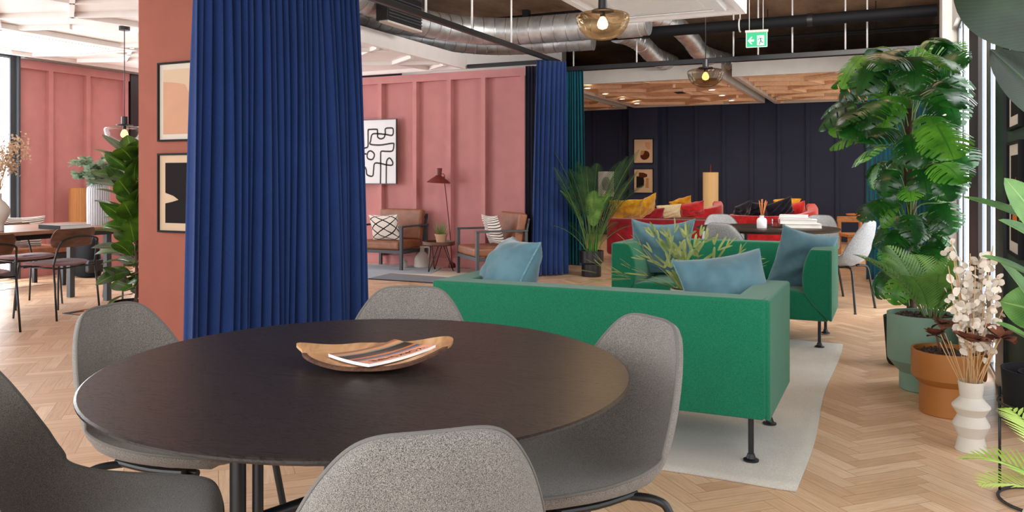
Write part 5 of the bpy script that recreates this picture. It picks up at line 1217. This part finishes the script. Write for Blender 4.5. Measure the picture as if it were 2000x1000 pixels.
# staghorn-like plant on the coffee table
t = thing('potted_staghorn_fern', 'pale green antler-leaved plant on the table between the green sofas', 'plant', (-1.19, 5.16, .3615))
MB().lathe([(0, 0), (.07, 0), (.095, .10), (.097, .12), (.088, .12), (.082, .09), (0, .09)], n=32).build('pot', 'stoneware', t); soil(t, .082, .095)
s = MB(); rr = random.Random(14)
def antler(base, d, n, L, W, depth=0):
    d = Vector(d).normalized(); n = Vector(n); droop = rr.uniform(.1, .45) if depth == 0 else rr.uniform(-.3, .4)
    tip = leaf(s, base, d, n, L, W, droop, .22, 6, 1, 3, tipw=.5 if depth < 2 else 0)
    if depth >= 2: return
    nn = (n-d*n.dot(d)).normalized(); sd = d.cross(nn).normalized(); dd = (d*math.cos(droop)-nn*math.sin(droop))
    kids = 3 if depth == 0 else 2
    for k in range(kids):
        o = (k-(kids-1)/2)*rr.uniform(.45, .75); antler(tip-dd*L*.06, dd*math.cos(o)+sd*math.sin(o)+nn*rr.uniform(-.1, .35), nn, L*rr.uniform(.5, .8), W*.68, depth+1)
for k in range(15):
    a = k*2.4; e = rr.uniform(.6, 1.35); L = rr.uniform(.16, .25)
    antler((.02*math.cos(a), .02*math.sin(a), .09), (math.cos(a)*math.cos(e), math.sin(a)*math.cos(e), math.sin(e)), (-math.cos(a), -math.sin(a), 1.0), L, .034)
for xx in (-1, -.85): antler((-.02, 0, .1), RIGHT*xx+UP*.35+DEEP*(.3+xx*.2), UP, .30, .024)
s.build('foliage', 'leaf_stag', t)

# right-hand plants ---------------------------------------------------------------
def monstera_leaf(s, base, f, n, L, W, rr, droop=.6):
    f = Vector(f).normalized(); n = Vector(n); n = (n-f*n.dot(f)).normalized(); sd = f.cross(n); lobes = 5; per = 5; T = lobes*per
    p = Vector(base); mid = []; fr = []
    for i in range(T+1):
        t_ = i/T; a = droop*t_; ff = f*math.cos(a)-n*math.sin(a); nn = n*math.cos(a)+f*math.sin(a); mid.append(p.copy()); fr.append((ff, nn)); p = p+ff*(L/T)
    for sg in (-1, 1):
        for i in range(T):
            gap = (i % per == per-1) and 0 < i < T-2
            pts = []
            for q_ in (i, i+1):
                t_ = q_/T; w = W/2*math.sin(PI*(.13+.87*t_)**.78)**.62 if t_ < 1 else 0.0
                w *= 1+.06*math.sin(i*2.1); sweep = .34*w*(1-.3*t_)-(.30*w*max(0, 1-t_*5))
                cols = []
                for c in (0, .36, .7, 1.0):
                    cc = min(c, .36) if gap else c; ff, nn = fr[q_]; up_ = .10*math.sin(cc*PI*.8)*w-.30*cc*cc*w
                    cols.append(mid[q_]+sd*(sg*w*cc)+ff*(sweep*cc**1.3)+nn*up_)
                pts.append(cols)
            m_ = 1 if gap else 3
            for c in range(m_):
                A = s.add([pts[0][c], pts[0][c+1], pts[1][c+1], pts[1][c]])
                u = [.5+sg*.5*x for x in (0, .36, .7, 1.0)]; uv = [(u[c], i/T), (u[c+1], i/T), (u[c+1], (i+1)/T), (u[c], (i+1)/T)]
                idx = [A, A+1, A+2, A+3]
                if sg < 0: idx = idx[::-1]; uv = uv[::-1]
                s.face(idx, uv)
mx_, my_ = .10, 5.78
t = thing('potted_monstera', 'tall Swiss cheese plant with split glossy leaves beside the right windows', 'plant', (mx_, my_, 0))
MB().lathe([(0, 0), (.13, 0), (.14, .02), (.16, .30), (.15, .30), (.145, .26), (0, .26)], n=40).build('pot', 'black_matte', t); soil(t, .145, .27)
s = MB(); yg = MB(); st = MB(); rr = random.Random(30)
MB().tube(smooth_path([(0, 0, .26), (.02, .02, .7), (-.01, .0, 1.2), (0, 0, 1.62)], 6), .030, 12).build('moss_pole', 'trunk', t)
K = 100; wl = .40
for k in range(K):
    f = k/K; a = k*2.39996+rr.uniform(-.3, .3)
    if f < .58: z = 1.25+.80*rr.random()**.8; rad = rr.uniform(.16, .42)*(1.0 if z < 1.95 else .75); L = rr.uniform(.21, .30)
    elif f < .86: z = rr.uniform(.80, 1.30); rad = rr.uniform(.10, .24); L = rr.uniform(.16, .22)
    else: z = rr.uniform(.42, .82); rad = rr.uniform(.06, .16); L = rr.uniform(.15, .20)
    d = Vector((math.cos(a), math.sin(a), 0)); tip = d*rad+Vector((0, 0, z))
    if tip.x > .17: tip.x = .17; d.x = min(d.x, .15); d.normalize()
    st.tube(smooth_path([(0, 0, z-.22-.25*rad), d*rad*.5+Vector((0, 0, z-.03)), tip], 5), .0045, 6)
    e = rr.uniform(-1.0, .1); ff = d*math.cos(e)+UP*math.sin(e); nn = UP*.7+d*.9+Vector((rr.uniform(-.5, .5), rr.uniform(-.9, .3), 0))
    if ff.x*L+tip.x > wl-.02: ff.x = max(-1, (wl-.02-tip.x)/L*.5); 
    tgt = yg if (rr.random() < .16 or (z > 1.95 and rr.random() < .5)) else s
    monstera_leaf(tgt, tip, ff, nn, L, L*1.0, rr, rr.uniform(.4, 1.0))
st.build('leaf_stalk', 'stem_green', t); s.build('foliage', 'leaf_monstera', t); o = yg.build('foliage', 'leaf_monstera_young', t); o['label'] = 'younger lighter green leaves'
t = thing('potted_areca', 'small feathery palm in a sage green footed pot beside the right windows', 'plant', (.15, 5.12, 0))
MB().lathe([(0, 0), (.115, 0), (.122, .008), (.122, .10), (.150, .128), (.182, .17), (.185, .21), (.185, .425), (.172, .425), (.170, .36), (0, .36)], n=56).build('pot', 'sage', t, sharp=30); soil(t, .17, .395)
s = MB(); st = MB(); rr = random.Random(3)
for k in range(15):
    a = k*2.4; L = rr.uniform(.34, .58); sc = .45 if math.cos(a) > .2 else 1.0; frond(s, st, (.05+.03*math.cos(a), -.02+.03*math.sin(a), .38), a, rr.uniform(1.0, 1.4)+.15*(sc < 1), L*(.7+.3*sc), rr.uniform(.6, 1.2), .15*(.6+.4*sc), 20, .016)
st.build('frond_stem', 'stem_green', t); s.build('foliage', 'leaf_palm_light', t)
t = thing('planter', 'ochre brown footed planter with dried stalks in front of the sage pot', 'plant pot', (.25, 4.66, 0))
MB().lathe([(0, 0), (.128, 0), (.132, .006), (.134, .15), (.150, .165), (.168, .185), (.17, .20), (.17, .318), (.158, .318), (.156, .26), (0, .26)], n=56).build('pot', 'ochre', t, sharp=30); soil(t, .156, .285)
s = MB(); st = MB(); rr = random.Random(6)
for cx_, cy_, z in ((-.06, -.04, .42), (-.03, .03, .47)):
    st.tube([(cx_*.5, cy_*.5, .28), (cx_, cy_, z)], .006, 6)
    for k in range(10): a = k*2.4; leaf(s, (cx_, cy_, z-.03), (math.cos(a), math.sin(a), rr.uniform(-.6, 1.2)), (0, 0, 1), rr.uniform(.05, .09), .05, rr.uniform(-.8, 1.0), .3, 4, 2, 0)
st.build('stalk', 'stem_brown', t); s.build('dried_petal', 'petal_brown', t)
vx, vy = .305, 4.06
t = thing('vase', 'zigzag white stoneware floor vase holding dried seed stems', 'vase', (vx, vy, 0))
MB().lathe([(0, 0), (.061, 0), (.063, .004), (.051, .062), (.073, .112), (.072, .118), (.053, .154), (.076, .190), (.075, .196), (.043, .232), (.052, .300), (.047, .300), (.039, .24), (0, .24)], n=48).build('vase_body', 'stoneware', t, sharp=25)
t = thing('dried_bouquet', 'papery white seed discs and brown petals on stalks in the zigzag vase', 'flowers', (vx, vy, .245))
st = MB(); s = MB(); b_ = MB(); rr = random.Random(17)
def C(px, py, D): p = camp(px, py, D); return Vector((p[0]-vx, p[1]-vy, p[2]-.245))
for px, py, dD in ((1858, 470, .0), (1852, 520, -.1), (1866, 505, .05), (1873, 520, .15), (1895, 495, .1), (1905, 520, -.05), (1925, 500, .1), (1940, 480, 0), (1915, 545, .1), (1950, 540, -.05), (1885, 560, .0), (1965, 590, .0), (1930, 560, .12)):
    tip = C(px, py, 3.55+dD); b = Vector((rr.uniform(-.025, .025), rr.uniform(-.025, .025), 0)); P = smooth_path([b, b*1.3+Vector((tip.x*.12, tip.y*.12, .10)), tip*.55+Vector((0, 0, .02)), tip], 6); st.tube(P, .0022, 5)
    for i in range(24):
        c = P[int((.52+.48*rr.random())*(len(P)-1))]+Vector([rr.gauss(0, .016) for _ in range(3)]); f = Vector([rr.uniform(-1, 1) for _ in range(3)]).normalized(); leaf(s, c, f, (rr.uniform(-1, 1), -1, rr.uniform(-.3, .6)), rr.uniform(.026, .04), rr.uniform(.024, .034), .3, .1, 4, 1, 0, tipw=.35)
for px, py, D in ((1897, 668, 3.42), (1886, 645, 3.6), (1955, 660, 3.5)):
    c = C(px, py, D); b = Vector((0, 0, 0)); st.tube(smooth_path([b, c*.5+Vector((0, 0, .01)), c], 4), .003, 5)
    for k in range(8): a = k*2.4; leaf(b_, c, RIGHT*math.cos(a)+DEEP*math.sin(a)+UP*rr.uniform(-.35, .5), UP, rr.uniform(.055, .09), .085, rr.uniform(-.8, .9), .35, 5, 2, 0)
for k in range(12): a = rr.uniform(0, 2*PI); st.tube([(0.02*math.cos(a), .02*math.sin(a), 0), (.11*math.cos(a)-.01, .08*math.sin(a), rr.uniform(.2, .3))], .0022, 5)
st.build('stalk', 'stem_straw', t); s.build('seed_disc', 'petal', t); b_.build('brown_petal', 'petal_brown', t)

# black pot on a wire stand with strelitzia, banana leaf and areca at the right edge
cx_, cy_ = .50, 3.50
t = thing('plant_stand', 'black wire plant stand with ring foot at the right edge', 'plant stand', (cx_, cy_, 0))
ringp = lambda r, z, n=36: [(r*math.cos(2*PI*i/n), r*math.sin(2*PI*i/n), z) for i in range(n)]
MB().tube(ringp(.15, .008), .006, 8, closed=True).build('foot_ring', 'black', t); MB().tube(ringp(.15, .36), .005, 8, closed=True).build('upper_ring', 'black', t)
for k in range(4): a = k*PI/2+2.75; MB().tube([(.15*math.cos(a), .15*math.sin(a), .008), (.15*math.cos(a), .15*math.sin(a), .40)], .005, 8).build('leg', 'black', t)
MB().tube([(-.148, 0, .30), (.148, 0, .30)], .004, 6).tube([(0, -.148, .30), (0, .148, .30)], .004, 6).build('cross_bar', 'black', t)
t = thing('potted_strelitzia', 'big-leaved strelitzia in a black pot on the wire stand, right edge', 'plant', (cx_, cy_, .305))
MB().lathe([(0, 0), (.125, 0), (.13, .01), (.142, .18), (.134, .18), (.128, .14), (.09, .14), (.088, .17), (.08, .17), (.078, .13), (0, .13)], n=48).build('pot', 'black_matte', t)
s = MB(); st = MB()
def wl_(px, py, D): p = camp(px, py, D); return Vector((p[0]-cx_, p[1]-cy_, p[2]-.305))
def blade(tip, base, W, n=(0, 0, 1), droop=.35, fold=.25, tgt=None, shape=0):
    tip, base = Vector(tip), Vector(base); d = tip-base; L = d.length; d.normalize(); nn = Vector(n); nn = (nn-d*nn.dot(d)).normalized(); dd = (d*math.cos(droop*.5)+nn*math.sin(droop*.5))
    leaf(tgt or s, base, dd, nn, L*1.02, W, droop, fold, 14, 3, shape); st.tube(smooth_path([(0.0, 0, .12), base*.5+Vector((0.02, 0, .05)), base, base+d*.1], 5), .006, 6)
blade(wl_(1876, 386, 3.1), wl_(2050, 450, 2.9), .10, UP+RIGHT*.1-DEEP*.35, .25)
blade(wl_(1950, 432, 2.8), wl_(2090, 520, 2.8), .12, UP-DEEP*.5, .3)
blade(wl_(1918, 503, 2.75), wl_(2080, 580, 2.8), .12, UP-DEEP*.3, .25)
blade(wl_(1946, 508, 2.9), wl_(2060, 680, 2.9), .14, RIGHT*.6+UP*.5-DEEP*.6, .3)
blade(wl_(1945, 633, 2.7), wl_(2080, 720, 2.8), .11, UP-DEEP*.35, .25)
blade(wl_(1955, 590, 3.0), wl_(2070, 620, 2.9), .18, -DEEP+UP*.4, .3)
blade(wl_(1962, 350, 3.0), wl_(2060, 480, 2.9), .14, -DEEP+UP*.4, .3)
s.build('foliage', 'leaf_strel', t)
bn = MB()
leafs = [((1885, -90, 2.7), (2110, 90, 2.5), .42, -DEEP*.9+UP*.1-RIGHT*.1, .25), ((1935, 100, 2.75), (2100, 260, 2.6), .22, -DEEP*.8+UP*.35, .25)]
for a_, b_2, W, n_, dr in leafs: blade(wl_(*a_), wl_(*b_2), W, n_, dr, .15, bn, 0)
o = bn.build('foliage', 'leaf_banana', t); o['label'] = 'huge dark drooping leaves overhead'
st.build('leaf_stalk', 'stem_green', t)
t = thing('potted_palm', 'bright yellow-green palm fronds poking in at the bottom right corner', 'plant', (.47, 2.62, 0))
MB().lathe([(0, 0), (.12, 0), (.15, .26), (.14, .26), (.13, .22), (0, .22)], n=36).build('pot', 'stoneware', t); soil(t, .13, .23)
s = MB(); st = MB()
for a, e, L, dr in ((2.75, .95, .36, 1.4), (3.4, .9, .30, 1.2), (2.1, 1.1, .40, 1.0)): frond(s, st, (0, 0, .24), a, e, L, dr, .12, 18, .014, hang=.2)
st.build('frond_stem', 'stem_green', t); s.build('foliage', 'leaf_areca', t)
